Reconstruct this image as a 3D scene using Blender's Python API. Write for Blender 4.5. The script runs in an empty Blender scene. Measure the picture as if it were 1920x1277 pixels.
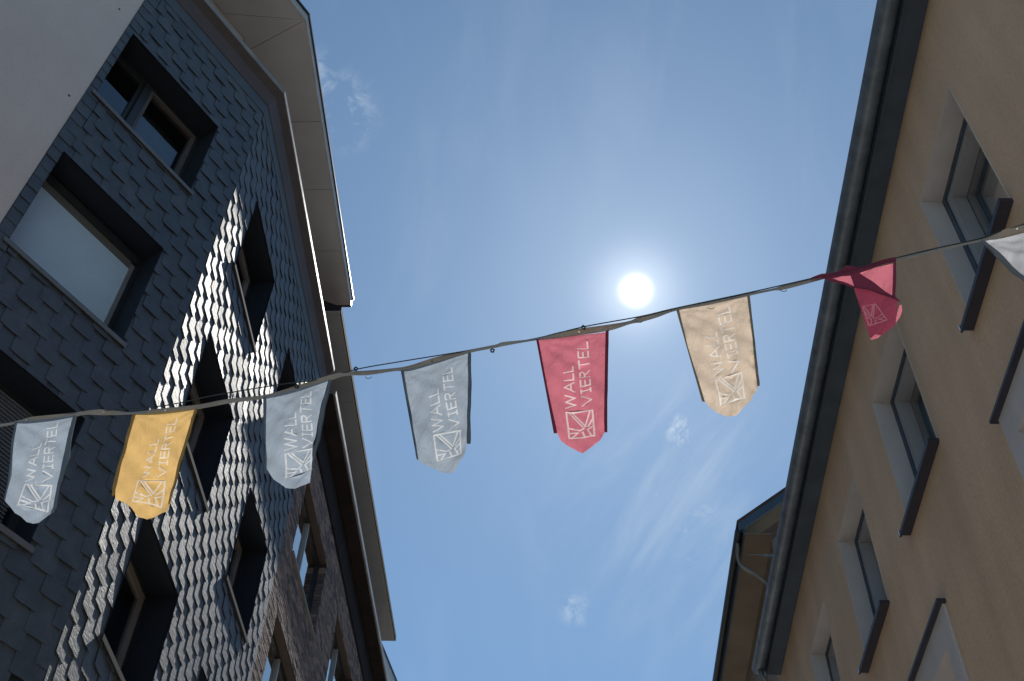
import bpy, math, random
import numpy as np
from mathutils import Vector, Matrix
from mathutils.geometry import delaunay_2d_cdt
random.seed(7)
PI = math.pi
sc = bpy.context.scene
COL = sc.collection

# ------------------------------------------------------------------ camera
cd = bpy.data.cameras.new('camera'); cam = bpy.data.objects.new('camera', cd); COL.objects.link(cam)
cd.sensor_width = 36.0; cd.lens = 39.8239; cd.clip_start = 0.05; cd.clip_end = 9000
cam.matrix_world = Matrix(((0.999122, 0.004647, 0.041633, 0.000000),
                           (0.030672, -0.758063, -0.651460, 0.000000),
                           (0.028533, 0.652165, -0.757540, 1.600000),
                           (0, 0, 0, 1)))
sc.camera = cam

# ------------------------------------------------------------------ light
SUN = Vector((0.0672, 0.6171, 0.7840)).normalized()
SUN_EL = math.asin(SUN.z); SUN_AZ = math.atan2(SUN.x, SUN.y)
sd = bpy.data.lights.new('sun', 'SUN'); so = bpy.data.objects.new('sun', sd); COL.objects.link(so)
sd.energy = 5.0; sd.angle = math.radians(0.53); sd.color = (1.0, 0.95, 0.87)
so.rotation_euler = SUN.to_track_quat('Z', 'Y').to_euler(); so.location = (2, 18, 24)

w = bpy.data.worlds.new('World'); sc.world = w; w.use_nodes = True
wt = w.node_tree; wn = wt.nodes; wl = wt.links; wn.clear()
def WN(t, **k):
    n = wn.new(t)
    for a, b in k.items(): setattr(n, a, b)
    return n
def wmath(op, a, b=None, clamp=False):
    n = WN('ShaderNodeMath', operation=op, use_clamp=clamp)
    for i, v in enumerate((a, b)):
        if v is None: continue
        if isinstance(v, (int, float)): n.inputs[i].default_value = v
        else: wl.new(v, n.inputs[i])
    return n.outputs[0]
out = WN('ShaderNodeOutputWorld'); bg = WN('ShaderNodeBackground'); bg.inputs['Strength'].default_value = 0.108
wl.new(bg.outputs[0], out.inputs[0])
sky = WN('ShaderNodeTexSky', sky_type='NISHITA', sun_disc=False)
sky.sun_elevation = SUN_EL; sky.sun_rotation = SUN_AZ
sky.altitude = 100; sky.air_density = 1.0; sky.dust_density = 0.05; sky.ozone_density = 4.0
tc = WN('ShaderNodeTexCoord'); D = tc.outputs['Generated']
dot = WN('ShaderNodeVectorMath', operation='DOT_PRODUCT'); wl.new(D, dot.inputs[0]); dot.inputs[1].default_value = SUN
dv = wmath('MAXIMUM', dot.outputs['Value'], 0.0)
# the sun's disc, its bloom put into the sky colour: saturated core, soft aureole
core = wmath('MULTIPLY', wmath('POWER', dv, 30000), 60.0)
mid = wmath('MULTIPLY', wmath('POWER', dv, 1700), 3.6)
halo = wmath('ADD', wmath('MULTIPLY', wmath('POWER', dv, 170), 0.85), wmath('MULTIPLY', wmath('POWER', dv, 38), 0.62))
wide = wmath('MULTIPLY', wmath('POWER', dv, 9), 0.48)
glow = wmath('ADD', core, mid)
gw = WN('ShaderNodeVectorMath', operation='SCALE'); gw.inputs[0].default_value = (0.98, 1.08, 1.12); wl.new(wmath('ADD', halo, wide), gw.inputs['Scale'])
gm = WN('ShaderNodeVectorMath', operation='SCALE'); gm.inputs[0].default_value = (1.0, 0.985, 0.93); wl.new(glow, gm.inputs['Scale'])
# thin wisps of cloud
def noise(scale, detail, rough, dist=0.0, vec=None):
    n = WN('ShaderNodeTexNoise'); n.inputs['Scale'].default_value = scale; n.inputs['Detail'].default_value = detail
    n.inputs['Roughness'].default_value = rough; n.inputs['Distortion'].default_value = dist
    wl.new(vec or D, n.inputs['Vector']); return n.outputs['Fac']
def near(v, r0, r1):
    s = WN('ShaderNodeVectorMath', operation='DISTANCE'); wl.new(D, s.inputs[0]); s.inputs[1].default_value = Vector(v).normalized()
    m = WN('ShaderNodeMapRange', interpolation_type='SMOOTHSTEP'); wl.new(s.outputs['Value'], m.inputs['Value'])
    m.inputs['From Min'].default_value = r1; m.inputs['From Max'].default_value = r0
    return m.outputs[0]
def ramp(v, a, b):
    m = WN('ShaderNodeMapRange', interpolation_type='SMOOTHSTEP'); wl.new(v, m.inputs['Value'])
    m.inputs['From Min'].default_value = a; m.inputs['From Max'].default_value = b
    return m.outputs[0]
fine = noise(46, 9, 0.66, 0.5)
mp = WN('ShaderNodeMapping'); wl.new(D, mp.inputs['Vector']); mp.inputs['Rotation'].default_value = (0.3, 0.5, 0.6); mp.inputs['Scale'].default_value = (4.0, 1.2, 1.0)
streak = noise(4.0, 6, 0.55, 0.6, mp.outputs[0])
wisp = None
for v, r0, r1, amp in (((0.105, 0.707, 0.70), 0.004, 0.019, 1.0), ((-0.187, 0.478, 0.858), 0.01, 0.045, 0.42), ((-0.205, 0.45, 0.87), 0.006, 0.03, 0.35),
                       ((0.013, 0.808, 0.589), 0.004, 0.022, 0.5), ((0.105, 0.757, 0.645), 0.01, 0.06, 0.35), ((0.135, 0.60, 0.79), 0.003, 0.012, 0.2)):
    m = wmath('MULTIPLY', near(v, r0, r1), amp); wisp = m if wisp is None else wmath('MAXIMUM', wisp, m)
wisp = wmath('MULTIPLY', wisp, ramp(fine, 0.46, 0.66))
veil = wmath('MULTIPLY', ramp(streak, 0.48, 0.75), 0.07)
# long thin streaks of cirrus low in the view, drawn out along one direction
def axis(v, k):
    n = WN('ShaderNodeVectorMath', operation='DOT_PRODUCT'); wl.new(D, n.inputs[0]); n.inputs[1].default_value = Vector(v).normalized() * k; return n.outputs['Value']
cx3 = WN('ShaderNodeCombineXYZ')
for i_, (v_, k_) in enumerate((((0.62, -0.48, 0.62), 5.0), ((0.75, 0.35, -0.5), 22.0), ((0.1, 0.76, 0.64), 9.0))): wl.new(axis(v_, k_), cx3.inputs[i_])
cirrus = noise(1.0, 8, 0.6, 0.5, cx3.outputs[0])
band = wmath('MULTIPLY', near((0.10, 0.745, 0.66), 0.02, 0.17), 0.34)
veil = wmath('ADD', veil, wmath('MULTIPLY', band, ramp(cirrus, 0.45, 0.74)))
cl = wmath('MAXIMUM', wisp, veil, True)
mix = WN('ShaderNodeMix', data_type='RGBA'); wl.new(cl, mix.inputs[0])
tint = WN('ShaderNodeMix', data_type='RGBA', blend_type='MULTIPLY'); tint.inputs[0].default_value = 1.0
wl.new(sky.outputs[0], tint.inputs[6]); tint.inputs[7].default_value = (0.95, 1.07, 1.0, 1)
wl.new(tint.outputs[2], mix.inputs[6]); mix.inputs[7].default_value = (4.6, 5.6, 6.8, 1)
add = WN('ShaderNodeVectorMath', operation='ADD'); wl.new(mix.outputs[2], add.inputs[0]); wl.new(gm.outputs[0], add.inputs[1])
add2 = WN('ShaderNodeVectorMath', operation='ADD'); wl.new(add.outputs[0], add2.inputs[0]); wl.new(gw.outputs[0], add2.inputs[1])
wl.new(add2.outputs[0], bg.inputs['Color'])
sc.view_settings.view_transform = 'Standard'; sc.view_settings.look = 'None'; sc.view_settings.gamma = 1
sc.view_settings.exposure = 0.0; sc.view_settings.use_curve_mapping = False
sc.cycles.max_bounces = 6; sc.cycles.diffuse_bounces = 4; sc.cycles.glossy_bounces = 3; sc.cycles.transmission_bounces = 4; sc.cycles.transparent_max_bounces = 8
sc.cycles.sample_clamp_indirect = 6.0; sc.cycles.use_denoising = True

# ------------------------------------------------------------------ materials
def mat(name, col, rough=0.7, metal=0.0, spec=0.5, bump=None, var=None, coat=0.0, streaks=None, blotch=None):
    """bump = (scale, strength, detail[, stretch]); var = (scale, amount); procedural only"""
    m = bpy.data.materials.new(name); m.use_nodes = True; t = m.node_tree; N = t.nodes; L = t.links
    b = N['Principled BSDF']; b.inputs['Roughness'].default_value = rough; b.inputs['Metallic'].default_value = metal
    b.inputs['Specular IOR Level'].default_value = spec; b.inputs['Coat Weight'].default_value = coat
    g = N.new('ShaderNodeNewGeometry'); P = g.outputs['Position']
    base = (*col, 1)
    b.inputs['Base Color'].default_value = base
    last = None
    def mul(prev, fac_out, lo, hi):
        mr = N.new('ShaderNodeMapRange'); L.new(fac_out, mr.inputs['Value']); mr.inputs['From Min'].default_value = 0.3; mr.inputs['From Max'].default_value = 0.7
        mr.inputs['To Min'].default_value = lo; mr.inputs['To Max'].default_value = hi
        mx = N.new('ShaderNodeVectorMath'); mx.operation = 'SCALE'
        if prev is None: mx.inputs[0].default_value = col
        else: L.new(prev, mx.inputs[0])
        L.new(mr.outputs[0], mx.inputs['Scale']); return mx.outputs[0]
    for v in (var, blotch):
        if v:
            n = N.new('ShaderNodeTexNoise'); n.inputs['Scale'].default_value = v[0]; n.inputs['Detail'].default_value = 6; n.inputs['Roughness'].default_value = 0.6
            L.new(P, n.inputs['Vector']); last = mul(last, n.outputs['Fac'], 1 - v[1], 1 + v[1])
    if streaks:
        mpn = N.new('ShaderNodeMapping'); L.new(P, mpn.inputs['Vector']); mpn.inputs['Scale'].default_value = (1, 1, 0.07)
        n = N.new('ShaderNodeTexNoise'); n.inputs['Scale'].default_value = streaks[0]; n.inputs['Detail'].default_value = 4
        L.new(mpn.outputs[0], n.inputs['Vector']); last = mul(last, n.outputs['Fac'], 1 - streaks[1], 1 + streaks[1] * .5)
    if last is not None: L.new(last, b.inputs['Base Color'])
    if bump:
        n = N.new('ShaderNodeTexNoise'); n.inputs['Scale'].default_value = bump[0]; n.inputs['Detail'].default_value = bump[2]; n.inputs['Roughness'].default_value = 0.65
        if len(bump) > 3:
            mpn = N.new('ShaderNodeMapping'); L.new(P, mpn.inputs['Vector']); mpn.inputs['Scale'].default_value = bump[3]; mpn.inputs['Rotation'].default_value = (0.5, 0.2, 0.1)
            L.new(mpn.outputs[0], n.inputs['Vector'])
        else: L.new(P, n.inputs['Vector'])
        bn = N.new('ShaderNodeBump'); bn.inputs['Strength'].default_value = bump[1]; bn.inputs['Distance'].default_value = 0.01
        L.new(n.outputs['Fac'], bn.inputs['Height']); L.new(bn.outputs[0], b.inputs['Normal'])
    return m
def per_piece(m, amount, hue=0.0):
    """each slate / brick a slightly different tone"""
    t = m.node_tree; N = t.nodes; L = t.links; b = N['Principled BSDF']
    g = N.new('ShaderNodeNewGeometry')
    mr = N.new('ShaderNodeMapRange'); L.new(g.outputs['Random Per Island'], mr.inputs['Value']); mr.inputs['To Min'].default_value = 1 - amount; mr.inputs['To Max'].default_value = 1 + amount
    oi = N.new('ShaderNodeObjectInfo'); mr2 = N.new('ShaderNodeMapRange'); L.new(oi.outputs['Random'], mr2.inputs['Value']); mr2.inputs['To Min'].default_value = 1 - amount; mr2.inputs['To Max'].default_value = 1 + amount
    s = N.new('ShaderNodeVectorMath'); s.operation = 'SCALE'; s2 = N.new('ShaderNodeVectorMath'); s2.operation = 'SCALE'
    src = b.inputs['Base Color']
    if src.links: L.new(src.links[0].from_socket, s.inputs[0])
    else: s.inputs[0].default_value = src.default_value[:3]
    L.new(mr.outputs[0], s.inputs['Scale']); L.new(s.outputs[0], s2.inputs[0]); L.new(mr2.outputs[0], s2.inputs['Scale'])
    if hue:
        cr = N.new('ShaderNodeValToRGB'); cr.color_ramp.elements[0].color = (1 - hue, 1, 1 + hue, 1); cr.color_ramp.elements[1].color = (1 + hue, 1, 1 - hue, 1)
        L.new(g.outputs['Random Per Island'], cr.inputs[0])
        mm = N.new('ShaderNodeVectorMath'); mm.operation = 'MULTIPLY'; L.new(s2.outputs[0], mm.inputs[0]); L.new(cr.outputs[0], mm.inputs[1]); L.new(mm.outputs[0], b.inputs['Base Color'])
    else: L.new(s2.outputs[0], b.inputs['Base Color'])
    return m
M = {}
M['slate'] = per_piece(mat('slate', (0.070, 0.086, 0.108), 0.50, spec=0.75, bump=(11, 0.9, 10, (1.2, 1.0, 3.0)), var=(6, 0.22)), 0.14, 0.05)
_t = M['slate'].node_tree; _g = _t.nodes.new('ShaderNodeNewGeometry'); _o = _t.nodes.new('ShaderNodeObjectInfo'); _a = _t.nodes.new('ShaderNodeMath'); _a.operation = 'ADD'
_t.links.new(_g.outputs['Random Per Island'], _a.inputs[0]); _t.links.new(_o.outputs['Random'], _a.inputs[1])
_r = _t.nodes.new('ShaderNodeMapRange'); _r.inputs['From Max'].default_value = 2.0; _r.inputs['To Min'].default_value = 0.46; _r.inputs['To Max'].default_value = 0.74
_t.links.new(_a.outputs[0], _r.inputs['Value']); _t.links.new(_r.outputs[0], _t.nodes['Principled BSDF'].inputs['Roughness'])
M['blind_dark'] = mat('blind_painted_shade', (0.15, 0.145, 0.12), 0.7, var=(2, 0.08))  # shade of the deep reveal, put into the colour of the blind's top
M['backing'] = mat('slate_backing', (0.02, 0.024, 0.03), 0.8)
M['dark_metal'] = mat('anthracite_metal', (0.018, 0.021, 0.027), 0.45, spec=0.4, var=(3, 0.15))
M['eaves_dark'] = mat('dark_eaves_paint', (0.030, 0.024, 0.025), 0.85, spec=0.1, var=(2, 0.2), streaks=(5, 0.15))
M['gutter_iron'] = mat('dark_gutter_iron', (0.035, 0.042, 0.05), 0.6, var=(5, 0.2))
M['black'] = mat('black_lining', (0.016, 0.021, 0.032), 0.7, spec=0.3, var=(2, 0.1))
M['frame'] = mat('dark_window_frame', (0.030, 0.033, 0.036), 0.4, var=(5, 0.1))
M['frame_brown'] = mat('brown_window_frame', (0.12, 0.10, 0.092), 0.5, var=(5, 0.1))
M['frame_taupe'] = mat('taupe_window_frame', (0.26, 0.235, 0.22), 0.5, var=(5, 0.1))
M['reveal_brown'] = mat('brown_reveal_board', (0.10, 0.078, 0.068), 0.8, var=(4, 0.15))
M['frame_grey'] = mat('grey_window_frame', (0.20, 0.20, 0.20), 0.45, var=(5, 0.1))
M['sill'] = mat('sill_metal', (0.20, 0.19, 0.18), 0.42, metal=0.35, var=(4, 0.12))
M['sill_dark'] = mat('dark_sill_metal', (0.045, 0.044, 0.048), 0.85, var=(4, 0.12))
M['sill_brown'] = mat('brown_sill_metal', (0.036, 0.036, 0.056), 0.5, var=(4, 0.15))
M['cornice'] = mat('cornice_paint', (0.085, 0.068, 0.072), 0.55, var=(1.5, 0.18), streaks=(6, 0.1))
M['trim_blue'] = mat('blue_grey_board', (0.085, 0.105, 0.13), 0.5, var=(3, 0.1))
M['rim'] = mat('zinc_rim', (0.30, 0.285, 0.27), 0.42, metal=0.3, var=(3, 0.25), bump=(3, 0.4, 3))
M['soffit'] = mat('grey_soffit_panel', (0.50, 0.49, 0.48), 0.6, var=(0.9, 0.10), bump=(60, 0.1, 3))
M['soffit_dark'] = mat('dark_grey_soffit_panel', (0.33, 0.33, 0.33), 0.6, var=(0.9, 0.12))
M['fascia'] = mat('pale_fascia', (0.50, 0.48, 0.45), 0.38, metal=0.3, var=(3, 0.15))
M['grey_render'] = mat('warm_grey_render', (0.70, 0.62, 0.575), 0.9, spec=0.2, bump=(170, 0.35, 4), var=(0.7, 0.06), blotch=(40, 0.05), streaks=(2.0, 0.05))
M['brick'] = per_piece(mat('brown_brick', (0.160, 0.122, 0.107), 0.8, spec=0.3, bump=(60, 0.6, 6), var=(10, 0.3)), 0.48, 0.06)
M['mortar'] = mat('dark_mortar', (0.06, 0.05, 0.046), 0.95, spec=0.2, bump=(120, 0.4, 4), var=(6, 0.2))
M['tan'] = mat('tan_roughcast', (0.74, 0.53, 0.37), 0.92, spec=0.15, bump=(95, 0.6, 5), var=(0.6, 0.10), blotch=(28, 0.09), streaks=(2.2, 0.13))
M['tan2'] = mat('olive_plaster', (0.27, 0.225, 0.18), 0.92, spec=0.15, bump=(95, 0.4, 5), var=(0.8, 0.16), streaks=(2, 0.12))
M['pale'] = mat('pale_reveal_plaster', (0.58, 0.55, 0.55), 0.85, spec=0.2, bump=(120, 0.25, 4), var=(1.5, 0.07), streaks=(5, 0.06))
M['bead'] = mat('corner_bead', (0.62, 0.55, 0.48), 0.8, bump=(80, 0.2, 3), var=(4, 0.1))
M['gutter'] = mat('weathered_gutter', (0.17, 0.215, 0.27), 0.45, metal=0.35, var=(5, 0.25), streaks=(9, 0.15))
M['navy'] = mat('dark_eaves_board', (0.055, 0.085, 0.125), 0.55, var=(3, 0.2))
M['zinc'] = mat('zinc_pipe', (0.27, 0.29, 0.30), 0.5, metal=0.5, var=(6, 0.2))
M['roof'] = mat('roof_tile', (0.10, 0.05, 0.04), 0.8, var=(5, 0.3), bump=(12, 0.6, 4))
M['white_frame'] = mat('white_window_frame', (0.36, 0.36, 0.38), 0.4, var=(4, 0.08))
M['blind'] = mat('pale_blind', (0.58, 0.72, 0.82), 0.7, var=(2, 0.05))
M['blind_blue'] = mat('grey_slat_blind', (0.16, 0.18, 0.22), 0.5, var=(4, 0.1))
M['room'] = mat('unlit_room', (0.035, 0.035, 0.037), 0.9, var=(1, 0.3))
M['curtain'] = mat('grey_curtain', (0.22, 0.22, 0.22), 0.9, var=(3, 0.2))
M['road'] = mat('street_paving', (0.40, 0.375, 0.34), 0.85, bump=(20, 0.5, 5), var=(1.2, 0.15))
M['ground'] = mat('distant_ground', (0.16, 0.15, 0.12), 0.95, var=(0.05, 0.3), bump=(2, 0.4, 5))
M['tape'] = mat('webbing_tape', (0.46, 0.40, 0.34), 0.85, bump=(400, 0.4, 2), var=(8, 0.15))
M['wire'] = mat('dark_wire', (0.03, 0.045, 0.055), 0.5, var=(9, 0.1))
M['steel'] = mat('polished_steel', (0.75, 0.74, 0.72), 0.2, metal=1.0, var=(9, 0.1))
M['plug'] = mat('dark_plug', (0.06, 0.055, 0.05), 0.9, var=(9, 0.1))
def glass(name, tintc=(0.6, 0.7, 0.75)):
    m = bpy.data.materials.new(name); m.use_nodes = True; t = m.node_tree; N = t.nodes; L = t.links; N.clear()
    o = N.new('ShaderNodeOutputMaterial'); mx = N.new('ShaderNodeMixShader'); tr = N.new('ShaderNodeBsdfTransparent'); gl = N.new('ShaderNodeBsdfGlossy')
    tr.inputs[0].default_value = (*tintc, 1); gl.inputs['Roughness'].default_value = 0.015
    fr = N.new('ShaderNodeFresnel'); fr.inputs[0].default_value = 1.62
    nz = N.new('ShaderNodeTexNoise'); nz.inputs['Scale'].default_value = 1.7
    g = N.new('ShaderNodeNewGeometry'); L.new(g.outputs['Position'], nz.inputs['Vector'])
    bn = N.new('ShaderNodeBump'); bn.inputs['Strength'].default_value = 0.08; bn.inputs['Distance'].default_value = 0.02; L.new(nz.outputs[0], bn.inputs['Height']); L.new(bn.outputs[0], gl.inputs['Normal'])
    dbl = N.new('ShaderNodeMath'); dbl.operation = 'MULTIPLY'; dbl.inputs[1].default_value = 2.5; dbl.use_clamp = True; L.new(fr.outputs[0], dbl.inputs[0])
    L.new(dbl.outputs[0], mx.inputs[0]); L.new(tr.outputs[0], mx.inputs[1]); L.new(gl.outputs[0], mx.inputs[2]); L.new(mx.outputs[0], o.inputs[0])
    return m
M['glass'] = glass('window_glass')
def cloth(name, col, trans=0.55, tcol=None):
    m = bpy.data.materials.new(name); m.use_nodes = True; t = m.node_tree; N = t.nodes; L = t.links; N.clear()
    o = N.new('ShaderNodeOutputMaterial'); mx = N.new('ShaderNodeMixShader'); mx.inputs[0].default_value = trans
    di = N.new('ShaderNodeBsdfDiffuse'); tl = N.new('ShaderNodeBsdfTranslucent')
    g = N.new('ShaderNodeNewGeometry'); n = N.new('ShaderNodeTexNoise'); n.inputs['Scale'].default_value = 7; n.inputs['Detail'].default_value = 5; L.new(g.outputs['Position'], n.inputs['Vector'])
    mr = N.new('ShaderNodeMapRange'); L.new(n.outputs[0], mr.inputs['Value']); mr.inputs['To Min'].default_value = 0.90; mr.inputs['To Max'].default_value = 1.10
    for sh, c in ((di, col), (tl, tcol or col)):
        s = N.new('ShaderNodeVectorMath'); s.operation = 'SCALE'; s.inputs[0].default_value = c; L.new(mr.outputs[0], s.inputs['Scale']); L.new(s.outputs[0], sh.inputs['Color'])
    n2 = N.new('ShaderNodeTexNoise'); n2.inputs['Scale'].default_value = 17; n2.inputs['Detail'].default_value = 5; n2.inputs['Distortion'].default_value = 1.0
    mp2 = N.new('ShaderNodeMapping'); mp2.inputs['Scale'].default_value = (1.6, 1.0, 0.6); mp2.inputs['Rotation'].default_value = (0, 0.5, 0); L.new(g.outputs['Position'], mp2.inputs['Vector']); L.new(mp2.outputs[0], n2.inputs['Vector'])
    bn = N.new('ShaderNodeBump'); bn.inputs['Strength'].default_value = 0.8; bn.inputs['Distance'].default_value = 0.010; L.new(n2.outputs[0], bn.inputs['Height'])
    L.new(bn.outputs[0], di.inputs['Normal']); L.new(bn.outputs[0], tl.inputs['Normal'])
    L.new(mx.inputs[0].links[0].from_socket if mx.inputs[0].links else di.outputs[0], mx.inputs[1]); L.new(tl.outputs[0], mx.inputs[2]); L.new(mx.outputs[0], o.inputs[0])
    return m
CL = {'blue': ((0.30, 0.36, 0.42), (0.38, 0.455, 0.555)), 'yellow': ((0.74, 0.49, 0.20), (0.86, 0.56, 0.22)),
      'red': ((0.44, 0.10, 0.15), (0.70, 0.21, 0.28)), 'beige': ((0.56, 0.47, 0.36), (0.75, 0.62, 0.51)), 'silver': ((0.36, 0.38, 0.42), (0.48, 0.50, 0.55))}
for k, (a, b_) in CL.items():
    M['cloth_' + k] = cloth(k + '_cloth', a, 0.60, b_)
    M['hem_' + k] = cloth(k + '_hem', tuple(v * 0.7 for v in a), 0.18)
    M['print_' + k] = cloth(k + '_print', tuple(0.4 * v + 0.52 for v in a), 0.62, tuple(0.45 * v + 0.53 for v in b_))

# ------------------------------------------------------------------ helpers
def link(o, parent=None):
    COL.objects.link(o)
    if parent is not None:
        o.parent = parent; o.matrix_parent_inverse = PW[parent.name].inverted()
    PW[o.name] = (Matrix.Translation(o.location) if o.type == 'EMPTY' else Matrix.Identity(4))
    return o
PW = {}
def thing(name, label, cat, loc, group=None):
    o = bpy.data.objects.new(name, None); o.empty_display_size = 0.3; o.location = loc
    o['label'] = label; o['category'] = cat
    if group: o['group'] = group
    return link(o)
def raw(name, verts, faces, m, parent=None, smooth=False, label=None, kind=None):
    me = bpy.data.meshes.new(name); me.from_pydata([tuple(v) for v in verts], [], faces)
    if isinstance(m, str): m = M[m]
    me.materials.append(m)
    if smooth: me.polygons.foreach_set('use_smooth', [True] * len(me.polygons))
    me.update()
    o = bpy.data.objects.new(name, me)
    if label: o['label'] = label
    if kind: o['kind'] = kind
    return link(o, parent)
class Frame:
    """a facade: s along it, z up, o outward"""
    def __init__(s, O, d, n): s.O = Vector(O); s.d = Vector(d).normalized(); s.n = Vector(n).normalized()
    def p(f, s, z, o=0.0): return f.O + f.d * s + f.n * o + Vector((0, 0, z))
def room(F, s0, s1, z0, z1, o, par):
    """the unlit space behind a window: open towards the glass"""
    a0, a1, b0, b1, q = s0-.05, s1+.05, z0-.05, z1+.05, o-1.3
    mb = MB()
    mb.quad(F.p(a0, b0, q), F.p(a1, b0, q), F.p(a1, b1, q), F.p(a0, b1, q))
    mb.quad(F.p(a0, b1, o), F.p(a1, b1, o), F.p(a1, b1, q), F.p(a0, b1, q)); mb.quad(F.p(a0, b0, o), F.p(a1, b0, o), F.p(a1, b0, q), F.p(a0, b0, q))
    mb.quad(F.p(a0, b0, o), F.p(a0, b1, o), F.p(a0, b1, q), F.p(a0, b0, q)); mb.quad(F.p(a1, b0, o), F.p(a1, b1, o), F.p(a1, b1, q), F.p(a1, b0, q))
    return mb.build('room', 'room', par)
class MB:
    def __init__(s): s.v = []; s.f = []
    def box(s, F, s0, s1, z0, z1, o0, o1):
        i = len(s.v)
        s.v += [F.p(a, b, c) for c in (o0, o1) for b in (z0, z1) for a in (s0, s1)]
        s.f += [(i, i+2, i+3, i+1), (i+4, i+5, i+7, i+6), (i, i+1, i+5, i+4), (i+2, i+6, i+7, i+3), (i, i+4, i+6, i+2), (i+1, i+3, i+7, i+5)]
        return s
    def quad(s, *P):
        i = len(s.v); s.v += list(P); s.f.append(tuple(range(i, i + len(P)))); return s
    def tube(s, pts, r, seg=8, cap=True):
        pts = [Vector(p) for p in pts]; rings = []
        for k, p in enumerate(pts):
            t = (pts[min(k+1, len(pts)-1)] - pts[max(k-1, 0)]).normalized()
            a = t.orthogonal().normalized() if k == 0 else (rings_a - t * rings_a.dot(t)).normalized()
            rings_a = a; b = t.cross(a); i = len(s.v); rr = r[k] if isinstance(r, (list, tuple)) else r
            s.v += [p + (a * math.cos(2*PI*j/seg) + b * math.sin(2*PI*j/seg)) * rr for j in range(seg)]; rings.append(i)
        for i, j in zip(rings, rings[1:]):
            for q in range(seg): s.f.append((i+q, i+(q+1) % seg, j+(q+1) % seg, j+q))
        if cap:
            s.f.append(tuple(rings[0]+q for q in range(seg))[::-1]); s.f.append(tuple(rings[-1]+q for q in range(seg)))
        return s
    def build(s, name, m, parent=None, **k): return raw(name, s.v, s.f, m, parent, **k)
def box(name, F, b, m, parent, **k): return MB().box(F, *b).build(name, m, parent, **k)
def wall_sheet(name, F, s0, s1, z0, z1, holes, m, parent, thick=0.0, **k):
    """a wall with rectangular openings, with its real thickness behind"""
    S = sorted({s0, s1} | {h[0] for h in holes} | {h[1] for h in holes}); Z = sorted({z0, z1} | {h[2] for h in holes} | {h[3] for h in holes})
    S = [a for a in S if s0 <= a <= s1]; Z = [a for a in Z if z0 <= a <= z1]
    mb = MB(); idx = {}
    def V(i, j):
        if (i, j) not in idx: idx[i, j] = len(mb.v); mb.v.append(F.p(S[i], Z[j], thick))
        return idx[i, j]
    for i in range(len(S)-1):
        for j in range(len(Z)-1):
            cs, cz = (S[i]+S[i+1])/2, (Z[j]+Z[j+1])/2
            if any(h[0] < cs < h[1] and h[2] < cz < h[3] for h in holes): continue
            mb.f.append((V(i, j), V(i+1, j), V(i+1, j+1), V(i, j+1)))
    return mb.build(name, m, parent, **k)
def lining(name, F, h, depth, m, parent, o0=0.0, bottom=True, **k):
    """the four inner faces of an opening"""
    s0, s1, z0, z1 = h; mb = MB(); a, b = o0, -depth
    mb.quad(F.p(s0, z1, a), F.p(s1, z1, a), F.p(s1, z1, b), F.p(s0, z1, b))
    mb.quad(F.p(s0, z0, a), F.p(s0, z1, a), F.p(s0, z1, b), F.p(s0, z0, b))
    mb.quad(F.p(s1, z0, b), F.p(s1, z1, b), F.p(s1, z1, a), F.p(s1, z0, a))
    if bottom: mb.quad(F.p(s0, z0, b), F.p(s1, z0, b), F.p(s1, z0, a), F.p(s0, z0, a))
    return mb.build(name, m, parent, **k)
def frame_ring(F, s0, s1, z0, z1, wd, o0, o1, mb=None, wb=None):
    mb = mb or MB(); wb = wb or wd; e = 0.002
    mb.box(F, s0, s0+wd, z0, z1, o0, o1); mb.box(F, s1-wd, s1, z0, z1, o0, o1)
    mb.box(F, s0+wd, s1-wd, z1-wd, z1, o0, o1-e); mb.box(F, s0+wd, s1-wd, z0, z0+wb, o0, o1-e)
    return mb
def miter_profile(name, path, prof, m, parent, closed=True, **k):
    """extrude a cross-section (outward offset, z) along a polyline of 2D points; outward is to the right of travel"""
    P = [Vector((x, y)) for x, y in path]; nrm = []
    for a, b in zip(P, P[1:]):
        t = (b - a).normalized(); nrm.append(Vector((t.y, -t.x)))
    mb = MB(); n = len(prof)
    for i, p in enumerate(P):
        if i == 0: mv = nrm[0]
        elif i == len(P)-1: mv = nrm[-1]
        else:
            q = (nrm[i-1] + nrm[i]).normalized(); mv = q / q.dot(nrm[i])
        for o, z in prof: mb.v.append(Vector((p.x + mv.x*o, p.y + mv.y*o, z)))
    rng = range(n) if closed else range(n-1)
    for i in range(len(P)-1):
        for j in rng:
            a, b = i*n+j, i*n+(j+1) % n
            mb.f.append((a, b, b+n, a+n))
    if closed:
        mb.f.append(tuple(range(n))[::-1]); mb.f.append(tuple((len(P)-1)*n+j for j in range(n)))
    return mb.build(name, m, parent, **k)

A0 = math.radians(31)
CX, CY = -4.2, 7.95
FA = Frame((CX, CY, 0), (math.sin(A0), math.cos(A0), 0), (math.cos(A0), -math.sin(A0), 0))
FB = Frame((CX, CY, 0), (0, 1, 0), (1, 0, 0))
FR = Frame((3.5, 0, 0), (0, 1, 0), (-1, 0, 0))

# ------------------------------------------------------------------ ground
def sheet(name, x0, x1, y0, y1, z, m, kind='structure'):
    o = raw(name, [(x0, y0, z), (x1, y0, z), (x1, y1, z), (x0, y1, z)], [(0, 1, 2, 3)], m); o['kind'] = kind; return o
sheet('ground', -2500, 2500, -2500, 2500, -0.012, 'ground')
sheet('street', -4.15, 3.45, -40, 90, 0.0, 'road')

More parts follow.
